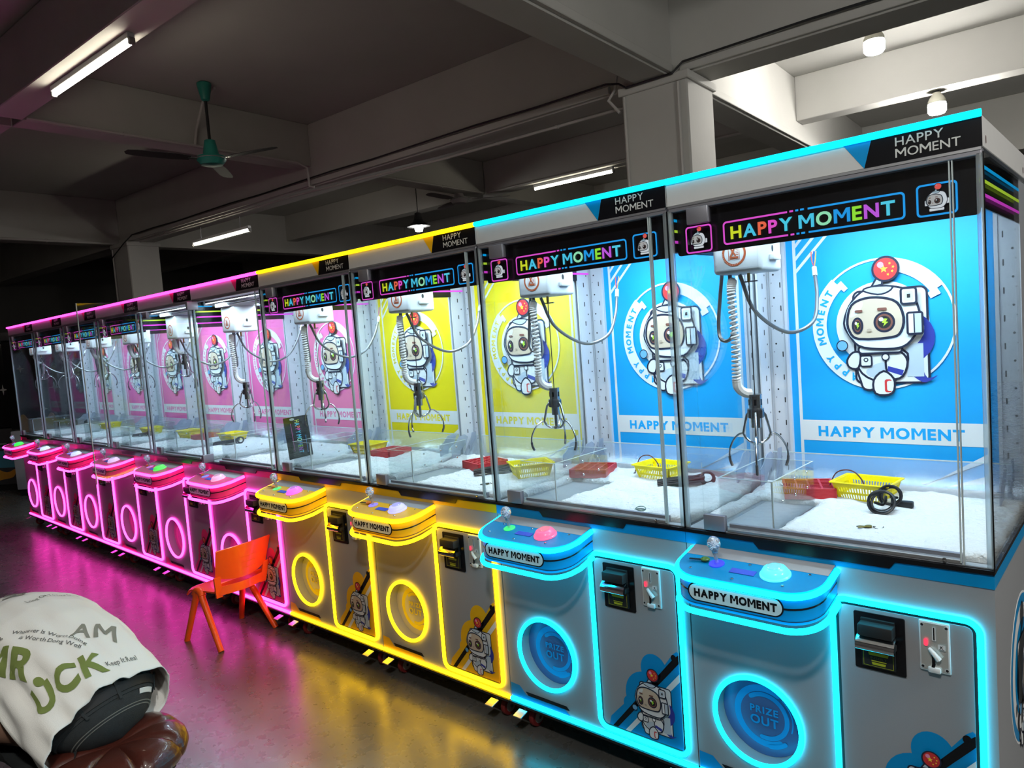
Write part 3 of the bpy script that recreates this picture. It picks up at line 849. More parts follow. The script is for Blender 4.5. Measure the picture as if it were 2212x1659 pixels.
# ------------------------------------------------------------------ the room (building axes are turned a little against the row)
TH = math.radians(3.6)
RB = Matrix.Translation((-2.2, 2.78, 0)) @ Matrix.Rotation(TH, 4, 'Z')
def U(u, v, z=0.0): return RB @ Vector((u, v, z))
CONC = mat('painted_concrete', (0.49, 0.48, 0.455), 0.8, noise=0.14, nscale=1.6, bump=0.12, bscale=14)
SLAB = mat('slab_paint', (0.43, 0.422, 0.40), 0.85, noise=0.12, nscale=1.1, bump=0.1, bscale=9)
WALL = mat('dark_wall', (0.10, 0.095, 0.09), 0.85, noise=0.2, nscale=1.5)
def floor_mat():
    m = bpy.data.materials.new('sealed_concrete_floor'); m.use_nodes = True
    nt = m.node_tree; b = nt.nodes['Principled BSDF']; N = nt.nodes.new; L = nt.links.new
    tc = N('ShaderNodeTexCoord')
    n1 = N('ShaderNodeTexNoise'); n1.inputs['Scale'].default_value = 1.3; n1.inputs['Detail'].default_value = 4
    n2 = N('ShaderNodeTexNoise'); n2.inputs['Scale'].default_value = 16; n2.inputs['Detail'].default_value = 3
    cr = N('ShaderNodeValToRGB'); e = cr.color_ramp.elements
    e[0].position = .3; e[0].color = (.060,.059,.056,1); e[1].position = .72; e[1].color = (.135,.13,.118,1)
    mp = N('ShaderNodeMapping'); mp.inputs['Scale'].default_value = (2.2, .5, 1); mp.inputs['Rotation'].default_value = (0, 0, .5)
    w_ = N('ShaderNodeTexNoise'); w_.inputs['Scale'].default_value = 7; w_.inputs['Detail'].default_value = 5; w_.inputs['Roughness'].default_value = .6
    sc = N('ShaderNodeValToRGB'); s = sc.color_ramp.elements
    s[0].position = .26; s[0].color = (.35,.35,.35,1); s[1].position = .46; s[1].color = (1,1,1,1)
    mul = N('ShaderNodeMixRGB'); mul.blend_type = 'MULTIPLY'; mul.inputs[0].default_value = .22
    L(tc.outputs['Object'], n1.inputs['Vector']); L(tc.outputs['Object'], n2.inputs['Vector'])
    L(tc.outputs['Object'], mp.inputs['Vector']); L(mp.outputs[0], w_.inputs['Vector'])
    L(n1.outputs['Fac'], cr.inputs[0]); L(w_.outputs['Fac'], sc.inputs[0]); L(cr.outputs[0], mul.inputs[1]); L(sc.outputs[0], mul.inputs[2])
    L(mul.outputs[0], b.inputs['Base Color'])
    r = N('ShaderNodeMapRange'); r.inputs['To Min'].default_value = .23; r.inputs['To Max'].default_value = .33
    L(n2.outputs['Fac'], r.inputs['Value']); L(r.outputs[0], b.inputs['Roughness'])
    bp = N('ShaderNodeBump'); bp.inputs['Strength'].default_value = .018; bp.inputs['Distance'].default_value = .012
    L(n2.outputs['Fac'], bp.inputs['Height']); L(bp.outputs[0], b.inputs['Normal'])
    b.inputs['Specular IOR Level'].default_value = 1.0; b.inputs['IOR'].default_value = 1.72
    return m
def struct(name, mb, label=None):
    o = obj(name, mb.mesh(name)); tag(o, label, None, None, 'structure'); return o
def bbox(mb, u0, u1, v0, v1, z0, z1, m, bev=0): return mb.box(u0, u1, v0, v1, z0, z1, m, bev, 1, RB)
U0, U1, V0, V1, ZS, ZB, ZS2 = -15.0, 7.0, -7.2, 10.5, 3.90, 3.25, 3.46
struct('floor', bbox(MB(), U0, U1, V0, V1, -.1, 0, floor_mat()), 'dark sealed concrete floor with scuffs')
struct('ceiling', bbox(MB(), U0, U1, V0, V1, ZS, ZS+.15, SLAB), 'grey painted concrete ceiling slab')
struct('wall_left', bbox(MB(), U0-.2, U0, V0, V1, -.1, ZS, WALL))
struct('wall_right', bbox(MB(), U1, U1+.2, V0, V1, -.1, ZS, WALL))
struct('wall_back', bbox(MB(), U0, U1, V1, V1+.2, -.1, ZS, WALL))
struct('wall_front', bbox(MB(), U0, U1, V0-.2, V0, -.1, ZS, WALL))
def beam(u0, u1, v0, v1, z0, label): struct('ceiling_beam', bbox(MB(), u0, u1, v0, v1, z0, ZS, CONC, .006), label)
beam(U0, U1, 0, .31, ZB, 'main concrete beam running over the claw machines between the columns')
beam(U0, U1, 5.75, 6.06, ZB, 'main concrete beam farthest behind the machines')
beam(U0, U1, -6.1, -5.8, ZB, 'main concrete beam behind the viewer')
for u0, u1, lab in ((-.30,-.05,'main cross beam meeting the near column'), (-9.1,-8.85,'main cross beam meeting the far column'), (4.0,4.2,'cross beam beyond the last machine')):
    for v0, v1 in ((-5.8,0),(.31,5.75),(6.06,V1)): beam(u0, u1, v0, v1, ZB if u0 < 3 else ZS2, lab)
for v0, v1 in ((-2.68,0),(.31,2.86),(-5.8,-2.9),(3.08,5.75)): beam(-4.43, -4.21, v0, v1, ZS2, 'shallow cross beam beside the green ceiling fan')
for u0, u1 in ((U0,-9.1),(-8.85,-4.43),(-4.21,-.30),(-.05,4.0),(4.2,U1)):
    beam(u0, u1, -2.9, -2.68, ZS2, 'shallow beam with the fluorescent tube under it'); beam(u0, u1, 2.86, 3.08, ZS2, 'shallow beam behind the machines with the hanging bulb')
for u0, u1, lab in ((-.42,.09,'painted concrete column behind the blue machines'), (-8.95,-8.45,'painted concrete column behind the pink machines')):
    mb = MB(); bbox(mb, u0, u1, -.08, .37, 0, ZB, CONC, .012)
    bbox(mb, u0-.02, u1+.02, -.10, .39, ZB-.06, ZB, CONC, .006)
    struct('column', mb, lab)

PIPE = mat('painted_conduit', (.50, .48, .46), .5)
def pipe(name, pts, r, label, m=PIPE, cat='conduit', clips=True, sm=0):
    mb = MB(); P = [U(*p) for p in pts]
    mb.tube(P, r, m, 8)
    if clips:
        for a, b in zip(P, P[1:]):
            n = int((b-a).length/0.9)
            for k in range(1, n+1):
                q = a.lerp(b, k/(n+1)); t = (b-a).normalized()*.012
                mb.tube([q-t, q+t], r*1.35, m, 8)
    return tag(obj(name, mb.mesh(name)), label, cat)
mb = MB(); bbox(mb, -8.8, -.55, -.035, -.001, ZB+.01, ZB+.065, CONC, .004)
tag(obj('cable_trunking', mb.mesh('cable_trunking')), 'painted cable trunking along the main beam left of the near column', 'trunking')
mb = MB(); bbox(mb, .02, U1-.1, -.035, -.001, ZB+.01, ZB+.065, CONC, .004)
tag(obj('cable_trunking', mb.mesh('cable_trunking')), 'painted cable trunking along the main beam right of the near column', 'trunking')
mb = MB(); bbox(mb, -.049, -.015, -5.6, -.06, ZB+.01, ZB+.065, CONC, .004)
tag(obj('cable_trunking', mb.mesh('cable_trunking')), 'painted cable trunking on the cross beam above the camera', 'trunking')
mb = MB(); bbox(mb, -.049, -.015, .45, 5.7, ZB+.01, ZB+.065, CONC, .004)
tag(obj('cable_trunking', mb.mesh('cable_trunking')), 'painted cable trunking on the cross beam behind the near column', 'trunking')
mb = MB(); mb.tube([U(-8.9,-.125,ZB-.2), U(-8.43,-.13,ZB-.03)]+[U(-8.36+7.8*i/12,-.045,ZB+.078+.006*math.sin(i*2.1)) for i in range(13)]+[U(-.42,-.11,ZB+.03), U(-.36,-.118,ZB-.015), U(.0,-.118,ZB-.012), U(.06,-.07,ZB+.06)]+[U(.1+6.5*i/8,-.045,ZB+.078+.005*math.sin(i*1.7)) for i in range(1,9)], .008, CORDB, 6)
tag(obj('power_cable', mb.mesh('power_cable')), 'black power cable lying along the trunking of the main beam', 'cable')
pipe('conduit_pipe', [(-4.188,-2.66,ZS2+.014),(-4.188,-.45,ZS2+.014),(-4.186,-.20,ZS2+.014),(-4.18,-.08,ZS2-.03),(-4.18,-.07,ZB-.01),(-4.14,-.04,ZB-.022)], .014, 'pale conduit along the shallow cross beam past the green fan')
pipe('conduit_pipe', [(-4.186,-1.30,ZS2+.012),(-4.17,-1.28,ZS2+.16),(-4.0,-1.28,ZS-.06),(-3.76,-1.30,ZS-.02)], .012, 'pale conduit bending up to the green fan mount', clips=False)
pipe('conduit_pipe', [(-8.3,.03,ZB-.020),(-4.6,.05,ZB-.020),(-2.5,.25,ZB-.020),(-.6,.28,ZB-.020)], .013, 'thin conduit under the main beam above the yellow machines')
pipe('conduit_pipe', [(-.46,-.06,ZB+.12),(-.48,-.06,ZB+.02),(-.54,-.06,ZB-.05),(-.45,-.06,ZB-.16)], .012, 'short bent conduit at the top of the near column', clips=False)
pipe('conduit_pipe', [(-.39,-.097,3.18),(-.39,-.097,.0)], .011, 'upright conduit on the left edge of the near column')
pipe('conduit_pipe', [(.03,-.097,3.18),(.03,-.097,.0)], .011, 'upright conduit on the right edge of the near column')
pipe('conduit_pipe', [(-8.90,-.099,3.18),(-8.90,-.099,.0)], .012, 'upright conduit on the far column')
pipe('conduit_pipe', [(-4.188,.4,ZS2+.012),(-4.188,2.80,ZS2+.012)], .013, 'pale conduit on the cross beam behind the main beam')
pipe('conduit_pipe', [(-4.15,2.838,ZS2+.012),(-.36,2.838,ZS2+.012)], .013, 'pale conduit along the far beam beside the fluorescent tube')
pipe('conduit_pipe', [(-8.822,-2.6,ZB+.012),(-8.822,-.16,ZB+.012)], .018, 'pale conduit under the cross beam left of the far column')

def tube_lamp(u, v, z, ang, length, label, shade=False, name='fluorescent_lamp'):
    p = U(u, v, z); t = tag(empty(name, p, TH+ang), label, 'ceiling light')
    h = length/2
    b = MB(); b.box(-h, h, -.022, .022, .0, .036, WPLAST, .003, 1); obj('batten', b.mesh('batten'), t)
    b = MB()
    for s in (-1, 1): b.box(s*h-.012, s*h+.012, -.018, .018, -.034, .006, mat('lamp_socket', (.25,.25,.25), .5), .003, 1)
    obj('lamp_socket', b.mesh('lamp_socket'), t)
    b = MB(); b.tube([(-h+.012,0,-.020),(h-.012,0,-.020)], .0135, emit('tube_light', (1.0,.93,.74) if not shade else (.9,.97,1), TUBE_L), 12); obj('lamp_tube', b.mesh('lamp_tube'), t)
    if shade:
        b = MB()
        for k in range(40):
            x = -h+.03+(2*h-.06)*k/39; b.tube([(x, .040*math.cos(a), -.018-.040*math.sin(a)) for a in [PI*i/10 for i in range(11)]], .0035, ACRYL, 5)
        obj('ribbed_diffuser', b.mesh('ribbed_diffuser'), t)
        b = MB()
        for s in (-.7, .7): b.tube([(s*h,0,.03),(s*h,0,ZB-z)], .006, ALUD, 6)
        obj('hanging_rod', b.mesh('hanging_rod'), t)
    return t
tube_lamp(-2.74, -2.77, ZS2-.037, 0, 1.18, 'bright fluorescent tube under the shallow beam at the upper left')
tube_lamp(-6.55, .25, 3.07, 0, 1.36, 'hanging ribbed fluorescent lamp above the pink machines near the far column', shade=True)
tube_lamp(-2.85, 2.97, ZS2-.037, 0, 1.2, 'fluorescent tube under the far beam above the blue machines')

tube_lamp(-8.4, -4.6, 3.2, .3, 1.2, 'added fluorescent tube out of view at the left, brightening the far cabinets')  # unseen lamp, added to lift the dark cabinets at the far left
def bulb_lamp(u, v, z, label, r=.075, top=None, sock=True):
    t = tag(empty('bulb_lamp', U(u, v, z)), label, 'ceiling light')
    b = MB(); b.lathe([(.0001,-.085),(r*.8,-.08),(r,-.06),(r,.0),(r*.97,.012)], emit('bulb_light', (1.0,.975,.91), BULB_L), seg=28); obj('bulb', b.mesh('bulb'), t)
    b = MB(); b.lathe([(r*.98,.012),(r*.98,.035),(r*.8,.065),(.04,.09),(.03,.11)], mat('lamp_body', (.62,.60,.50), .5), seg=24); obj('lamp_body', b.mesh('lamp_body'), t)
    b = MB(); b.lathe([(.022,.10),(.024,.125),(.014,.13)], BLACKM, seg=14)
    b.tube([(0,0,.12),(0,0,(top or ZS)-z)], .006, CORDB, 6); obj('lamp_holder', b.mesh('lamp_holder'), t)
    return t
bulb_lamp(.95, 1.52, 3.585, 'large glowing bulb hanging near the beam at the upper right')
bulb_lamp(1.175, 2.96, 3.335, 'bulb lamp with ceramic body hanging just above the nearest blue lid', top=ZS2)
bulb_lamp(2.2, -5.2, 3.3, 'bulb lamp hanging over the aisle behind the viewer', r=.10, top=ZS)
bulb_lamp(4.4, -3.3, 3.1, 'bulb lamp hanging beyond the right end of the machine row', r=.12, top=ZS)
t = tag(empty('shade_lamp', U(-4.50, 1.82, 2.995)), 'small bulb under a dark metal shade above the yellow machines', 'ceiling light')
b = MB(); b.lathe([(.0001,-.07),(.045,-.06),(.055,-.02),(.05,.02)], emit('bulb_light', (1.0,.975,.91), BULB_L), seg=20); obj('bulb', b.mesh('bulb'), t)
b = MB(); b.lathe([(.15,.0),(.152,.004),(.07,.06),(.045,.12),(.04,.17),(.02,.18),(.02,.176),(.036,.165),(.065,.055)], BLACKM, seg=28); obj('lamp_shade', b.mesh('lamp_shade'), t)
b = MB(); b.tube([(0,0,.17),(0,0,ZS-2.995)], .006, CORDB, 6); obj('hanging_cord', b.mesh('hanging_cord'), t)

def fan(x, y, zh, ang, label, green, top):
    g = mat('fan_green', (.02,.20,.16), .35) if green else mat('fan_grey', (.36,.33,.35), .4)
    bl = mat('fan_blade_dark', (.035,.035,.035), .5) if green else mat('fan_blade_grey', (.14,.12,.13), .5)
    t = tag(empty('ceiling_fan', (x, y, zh), ang), label, 'ceiling fan')
    b = MB(); b.lathe([(.045,top-zh),(.06,top-zh-.01),(.06,top-zh-.03),(.035,top-zh-.15),(.02,top-zh-.16)], g, seg=22); obj('ceiling_mount', b.mesh('ceiling_mount'), t)
    b = MB(); b.tube([(0,0,top-zh-.15),(0,0,.12)], .013, BLACKM, 10); obj('down_rod', b.mesh('down_rod'), t)
    b = MB(); b.lathe([(.02,.17),(.045,.165),(.065,.06),(.07,.03)], g, seg=22); b.lathe([(.07,.035),(.115,.025),(.125,.005),(.12,-.01),(.09,-.045),(.0001,-.05)], g, seg=30)
    b.lathe([(.126,.010),(.126,.002)], CHROME, seg=30); obj('motor_housing', b.mesh('motor_housing'), t)
    for k in range(3):
        b = MB(); R = Matrix.Rotation(2*PI*k/3, 4, 'Z') @ Matrix.Rotation(.14, 4, 'X')
        b.box(.11,.20,-.018,.018,-.004,.002, CHROME, .002, 1, R)
        P = [(.18,-.045),(.30,-.062),(.60,-.060),(.67,-.045),(.69,0),(.67,.045),(.60,.060),(.30,.062),(.18,.045)]
        b.raw([R @ Vector((u,v,.003)) for u,v in P]+[R @ Vector((u,v,-.001)) for u,v in P], [list(range(9)), list(range(9,18))[::-1]]+[[i,(i+1)%9,9+(i+1)%9,9+i] for i in range(9)], bl)
        obj('fan_blade', b.mesh('fan_blade'), t)
    return t
fan(-5.85, 1.14, 3.24, math.radians(22), 'green ceiling fan with dark blades near the fluorescent tube', True, ZS)
fan(-6.73, 5.01, 3.38, math.radians(40), 'grey ceiling fan behind the main beam above the yellow machines', False, ZS)

# ------------------------------------------------------------------ the row of claw machines
BTN = [((.1,.85,.9),1.0),((1,.12,.25),1.1),((.45,.45,1),.9),((.75,.15,.9),.9),((.85,.40,.65),.8),((.10,.85,.12),.9),((.72,.55,.90),.8),((.55,.65,1),.9),((.60,.78,.95),.9),((.05,.85,.10),1.0)]
STK = [(.05,.06,.95),(.05,.8,.2),(.25,.2,.8),(.1,.8,.2),(.2,.25,.9),(.6,.2,.7),(.8,.3,.7),(.3,.3,.9),(.4,.2,.8),(.2,.3,.9)]
COLS = ['blue','blue','yellow','yellow']+['pink']*6
CLAWL = [1.207,1.231,1.257,1.277,1.277,1.48,1.48,1.50,1.50,1.50]
CLAWA = [-69,111,-75,20,-10,0,40,80,20,60]
ML = ['nearest blue claw machine at the right end of the row',
 'second blue claw machine, beside the yellow ones, with a red glowing button',
 'yellow claw machine next to the blue ones, with a blue and violet button',
 'yellow claw machine next to the pink ones, with a violet button',
 'pink claw machine with its glass door swung open and a loose sign inside',
 'pink claw machine lacking a header sign, seen past the open door, green button',
 'pink claw machine third from the yellow ones, behind the swung door, mauve button',
 'pink claw machine third from the far left end of the row, with a bluish button',
 'pink claw machine second from the far left end of the row',
 'pink claw machine at the far left end of the row with a green button']
def light_area(name, parent, loc, rot, sx, sy, power, col):
    l = bpy.data.lights.new(name, 'AREA'); l.shape = 'RECTANGLE'; l.size = sx; l.size_y = sy; l.energy = power; l.color = col
    o = bpy.data.objects.new(name, l); COL.objects.link(o); o.parent = parent; o.location = loc; o.rotation_euler = rot
    return o
for i in range(10):
    c = COLS[i]; dark = False
    t = tag(empty('claw_machine', (-W*(i+1), 0, 0)), ML[i], 'claw machine', 'claw machines in a row')
    P = lambda name, key, fn, **k: obj(name, cached(key, fn), k.pop('parent', t), **k)
    P('cabinet_body', 'body'+c, lambda: m_body(c)); P('accent_band', 'acc'+c, lambda: m_accent(c)); P('black_band', 'blk', m_black)
    if i == 0: P('side_sticker', 'sst', lambda: m_side_sticker(c), loc=(.802,0,0))
    P('door_neon', 'nd'+c, lambda: m_neon_door(c)); P('prize_neon', 'nr'+c, lambda: m_neon_ring(c)); P('base_neon', 'nb'+c, lambda: m_neon_base(c))
    P('lid_neon', 'nl'+c, lambda: m_neon_lid(c))
    P('prize_flap', 'fl'+c, lambda: m_flap(c))
    pn = P('control_panel', 'cp'+c, lambda: m_panel(c))
    P('panel_neon', 'np'+c, lambda: m_neon_panel(c, False), parent=pn); P('panel_neon', 'nq'+c, lambda: m_neon_panel(c, True), parent=pn)
    P('name_plate', 'plate', m_plate, parent=pn); P('display', 'scr', m_screen, parent=pn)
    for sx, sy in ((.085,-.135),(.22,-.155),(.355,-.145),(.40,-.07),(.235,-.07),(.10,-.07)):
        if i < 4: P('screw', 'scw', m_screw, parent=pn, loc=(sx, sy, TOPZ(sy)))
    P('joystick', 'stick', m_stick, parent=pn)
    bt = P('start_button', 'button', m_button, parent=pn)
    bt.material_slots[0].link = 'OBJECT'
    bt.material_slots[0].material = mat('button_%d' % i, BTN[i][0], .2, emis=BTN[i][0], estr=BTN[i][1])
    st = pn.children[-2]
    b_ = [o for o in pn.children if o.name.startswith('joystick')][0]
    for s_ in b_.material_slots:
        if s_.material.name.startswith('joystick_collar'): s_.link = 'OBJECT'; s_.material = mat('collar_%d' % i, STK[i], .25, emis=STK[i], estr=.7)
    dr = P('coin_door', 'door'+c, lambda: m_door(c)); P('bill_acceptor', 'bill', m_bill, parent=dr); P('coin_acceptor', 'coin', m_coin, parent=dr)
    for cx, cy in ((.075,.058),(.729,.058),(.075,.72),(.729,.72)):
        if cy > .5 and i > 3: continue
        k = P('caster', 'cast', m_caster, loc=(cx, cy, .037)); P('wheel', 'wheel', m_wheel, parent=k, loc=(0,0,.0015))
        if cy < .5: P('brake_pedal', 'pedal', m_pedal, parent=k)
    P('lid', 'lid'+c, lambda: m_lid(c)); P('top_rail', 'trail', m_toprail); P('bottom_rail', 'brail', m_botrail)
    fd = P('front_door', 'fpane', m_frontpane, loc=(.064, .003, .9), rot=(0, 0, math.radians(-84) if i == 4 else 0))
    P('edge_strip', 'fedge', m_edge, parent=fd)
    P('hinge', 'hinge', m_hinge, parent=fd, loc=(0,0,.026)); P('hinge', 'hinge', m_hinge, parent=fd, loc=(0,0,.939))
    P('corner_pane', 'cpane', m_cornerpane, loc=(.006,0,0)); P('corner_pane', 'cpane', m_cornerpane, loc=(.741,0,0))
    P('corner_seal', 'seal', m_seal); P('corner_post', 'post', m_post, loc=(.0085,.0,0)); P('corner_post', 'post', m_post, loc=(.7940,.0,0))
    P('side_pane', 'side', m_side, loc=(.004,0,0)); P('side_pane', 'side', m_side, loc=(.800,0,0))
    P('side_header', 'shead', m_sidehead, loc=(.0095,0,0)); P('side_header', 'shead', m_sidehead, loc=(.7945,0,0))
    if i not in (4, 5): P('header_sign', 'sign', m_sign)
    P('back_panel', 'bd' if dark else 'brd'+c, m_board_dark if dark else (lambda: m_board(c)))
    P('rear_column', 'rcol', m_column); P('rear_column', 'rcolm', m_backcol2)
    P('light_strip', 'led', m_led)
    P('rear_apron', 'apron', m_apron); P('apron_bracket', 'brkt', m_bracket, loc=(.030,0,0)); P('apron_bracket', 'brkt', m_bracket, loc=(.745,0,0))
    P('prize_chute', 'chute', m_chute); P('gantry_rail', 'gantry', m_gantry); P('motor_box', 'motor', m_motor)
    Lc = CLAWL[i]
    P('hoist_cord', 'cord%.3f' % Lc, lambda: m_cord(Lc)); P('coil_cable', 'coil%.3f' % Lc, lambda: m_coil(Lc))
    P('cable_hose', 'hose0', lambda: m_hose(0)); P('cable_hose', 'hose1', lambda: m_hose(1))
    cl = P('claw', 'claw', m_claw, loc=(.150,.215,Lc)); cl.scale = (.77,.77,.77)
    for k in range(3): P('finger', 'finger', m_finger, parent=cl, rot=(0,0,math.radians(CLAWA[i]+120*k)))
    pw = CABINET_LIGHT_W*(1.0 if not dark else .35)
    light_area('light_strip_lamp', t, (.40,.075,1.84), (math.radians(18),0,0), .66, .03, pw*.22, (.66,.87,1.0))
    light_area('roof_lamp', t, (.47,.44,1.862), (math.radians(12),0,0), .55, .30, pw*1.35, (.66,.87,1.0))

# ------------------------------------------------------------------ fleece bedding in each machine
def m_fluff():
    b = MB(); nx, ny = 76, 68; x0, x1, y0, y1 = .012, .792, .036, .60
    H = lambda x, y: .918+.010*mnoise.noise(Vector((x*7, y*7, .3)))+.006*mnoise.noise(Vector((x*26, y*26, 1.3)))+.004*mnoise.noise(Vector((x*60, y*60, 2.3)))+.02*max(0, y-.42)/.2
    vs, fs, ok = [], [], {}
    for j in range(ny+1):
        for k in range(nx+1):
            x, y = x0+(x1-x0)*k/nx, y0+(y1-y0)*j/ny
            z = H(x, y)
            e = min(x-x0, x1-x, y-y0, y1-y)
            inside = .082 < x < .268 and y < .398 or x <= .082 and y < .10
            if e < .012: z -= .010*(1-e/.012)
            g = max(x-.268, y-.398, .082-x)
            if 0 <= g < .02: z -= .010*(1-g/.02)
            if not inside: ok[(k,j)] = len(vs); vs.append((x, y, z))
    for j in range(ny):
        for k in range(nx):
            q = [(k,j),(k+1,j),(k+1,j+1),(k,j+1)]
            if all(p in ok for p in q): fs.append([ok[p] for p in q])
    n = len(vs); vs += [(x, y, .9012) for x, y, z in vs]; fs2 = [f[::-1] for f in [[n+i for i in f] for f in fs]]
    from collections import Counter
    ed = Counter()
    for f in fs:
        for a, c_ in zip(f, f[1:]+f[:1]): ed[(a, c_)] += 1
    side = [[a, n+a, n+c_, c_] for (a, c_) in ed if (c_, a) not in ed]
    b.raw(vs, fs+fs2+side, FLUFF); return b.mesh('fleece_bedding', 80)
FN = ['nearest blue', 'second blue', 'yellow (beside blue)', 'yellow (beside pink)', 'open-doored pink', 'signless pink', 'third pink', 'third from the far left pink', 'second from the far left pink', 'farthest pink']
for i in range(10):
    tag(obj('fleece_bedding', cached('fluff', m_fluff), None, (-W*(i+1), 0, 0)), 'white fleece bedding on the playfield of the %s claw machine' % FN[i].replace('(','').replace(')',''), 'bedding', 'fleece beddings in the claw machines', 'stuff')
ZF = .914
# ------------------------------------------------------------------ things lying in the machines
def m_basket():
    b = MB(); m = YELB
    tw, td, bw, bd, h, t = .085, .068, .068, .052, .060, .003
    c = lambda sx, sy, f: Vector((sx*(bw+(tw-bw)*f), sy*(bd+(td-bd)*f), h*f))
    def wall(a, d, n):
        def q(u0, u1, f0, f1):
            P = []
            nrm = ((c(*d,0)-c(*a,0)).cross(Vector((0,0,1)))).normalized()*t
            for u, f in ((u0,f0),(u1,f0),(u1,f1),(u0,f1)): P.append(c(*a,f).lerp(c(*d,f), u))
            b.raw(P+[p-nrm for p in P], [[0,1,2,3],[7,6,5,4],[0,4,5,1],[1,5,6,2],[2,6,7,3],[3,7,4,0]], m)
        for f0, f1 in ((0,.12),(.36,.48),(.74,1.0)): q(0,1,f0,f1)
        for k in range(n+1):
            u = k/n*(1-.35/n); q(u, u+.35/n, .12,.36); q(u, u+.35/n, .48,.74)
        q(0,.08,.1,.8); q(.92,1,.1,.8)
    wall((-1,-1),(1,-1),18); wall((1,-1),(1,1),12); wall((1,1),(-1,1),18); wall((-1,1),(-1,-1),12)
    b.box(-bw,bw,-bd,bd,0,.003,m)
    rim = [(-tw-.004,-td-.004),(tw+.004,-td-.004),(tw+.004,td+.004),(-tw-.004,td+.004)]
    for a, d in zip(rim, rim[1:]+rim[:1]): b.tube([(a[0],a[1],h),(d[0],d[1],h)], .003, m, 6)
    return b.mesh('plastic_basket')
def m_tray():
    b = MB(); w_, d, h = .076, .076, .036; m = REDTRAY
    for s in (-1,1): b.box(s*w_-.004,s*w_+.004,-d-.004,d+.004,0,h,m,.001,1); b.box(-w_,w_,s*d-.004,s*d+.004,0,h,m,.001,1)
    for k in range(1,4): x = -w_+2*w_*k/4; b.box(x-.003,x+.003,-d,d,0,h-.001,m)
    for k in range(1,7): y = -d+2*d*k/7; b.box(-w_,w_,y-.003,y+.003,0,h-.0015,m)
    b.box(-w_,w_,-d,d,0,.003,m); return b.mesh('sorting_tray')
def m_cord_coil():
    b = MB()
    for (cx, cy, cz, rx, rz, tl, ph) in ((0,0,.034,.036,.030,.5,0),(.004,.006,.034,.030,.026,.8,1),(-.002,.010,.036,.033,.031,.2,2),(.012,.075,.038,.030,.030,-.3,0),(.016,.082,.036,.026,.026,.1,1),(.010,.086,.038,.031,.028,.4,2)):
        pts = []
        for k in range(20):
            a = 2*PI*k/20; pts.append((cx+rx*math.cos(a), cy+.012*math.sin(a+ph)+tl*.02*math.sin(a), cz+rz*math.sin(a)))
        b.tube(pts, .0042, CORDB, 7, closed=True)
    b.tube(smooth3([(.03,0,.03),(.025,.03,.045),(.02,.05,.04),(.03,.09,.03)],6), .0042, CORDB, 7)
    b.tube(smooth3([(-.02,.01,.03),(0,.03,.02),(.005,.05,.04),(.0,.08,.02)],6), .0042, CORDB, 7)
    b.box(.03,.075,.075,.10,.002,.022,CORDB,.005,2); return b.mesh('coiled_cable')
def m_cord_bundle():
    b = MB(); rnd = random.Random(5)
    for k in range(9):
        y = -.022+.0055*k; z = .007+.006*(k % 3)
        b.tube(smooth3([(-.09,y*.8,z),(-.03,y+.004,z+.006),(.03,y,z+.010),(.085,y*.9,z+.012+.01*(k%2))],5), .0042, CORDB, 7)
    for (rx, rz, dy) in ((.026,.022,-.01),(.022,.018,.008)):
        b.tube([(.095+rx*math.cos(2*PI*k/16), dy+.01*math.sin(2*PI*k/16), .026+rz*math.sin(2*PI*k/16)) for k in range(16)], .0042, CORDB, 7, closed=True)
    b.box(-.004,.004,-.026,.026,.002,.030,BLACKM,.002,1); return b.mesh('coiled_cable')
def m_keys(n, hasring=True):
    b = MB(); br = mat('key_brass', (.35,.26,.05), .35, metal=.9); dk = mat('key_dark', (.05,.055,.05), .4, metal=.6)
    if hasring: b.tube([(.016+.013*math.cos(2*PI*k/16), .011*math.sin(2*PI*k/16), .004+.002*math.cos(2*PI*k/8)) for k in range(16)], .0012, dk, 5, closed=True)
    for k in range(n):
        R = Matrix.Translation((0,0,.002+.003*k)) @ Matrix.Rotation(2.6+.5*k, 4, 'Z') @ Matrix.Rotation(.05,4,'Y'); m = br if k % 2 == 0 else dk
        b.lathe([(.009,0),(.009,.002)], m, seg=14, xf=R @ Matrix.Translation((.010,0,0))); b.box(.017,.040,-.0035,.0035,0,.002,m,xf=R)
        for j in range(3): b.box(.024+.005*j,.027+.005*j,-.005,-.003,0,.002,m,xf=R)
    return b.mesh('key_bunch')
def put(name, me, x, y, rz, label, cat, group=None, z=ZF, rx=0):
    o = obj(name, me, None, (x, y, z), (rx, 0, rz)); return tag(o, label, cat, group)
BK, TR = m_basket(), m_tray()
G1, G2, G3 = 'yellow baskets in the claw machines', 'red trays in the claw machines', 'black power cords in the claw machines'
for x, y, r, lab in ((-.42,.505,-.08,'yellow plastic basket in the nearest blue claw machine'),(-1.19,.525,-.10,'yellow plastic basket in the second blue claw machine'),
   (-1.735,.36,.95,'yellow plastic basket seen edge-on in the yellow machine beside the blue ones'),(-3.06,.49,.1,'yellow plastic basket behind the red tray in the yellow machine beside the pink ones'),
   (-4.655,.485,.1,'yellow plastic basket with a black cord in the pink machine left of the loose sign'),(-5.30,.47,.1,'yellow plastic basket beside a red tray in the third pink machine'),
   (-6.0,.45,-.1,'yellow plastic basket in the third machine from the far left'),(-7.10,.50,.1,'small yellow basket in the second machine from the far left')):
    put('plastic_basket', BK, x, y, r, lab, 'basket', G1, z=.916)
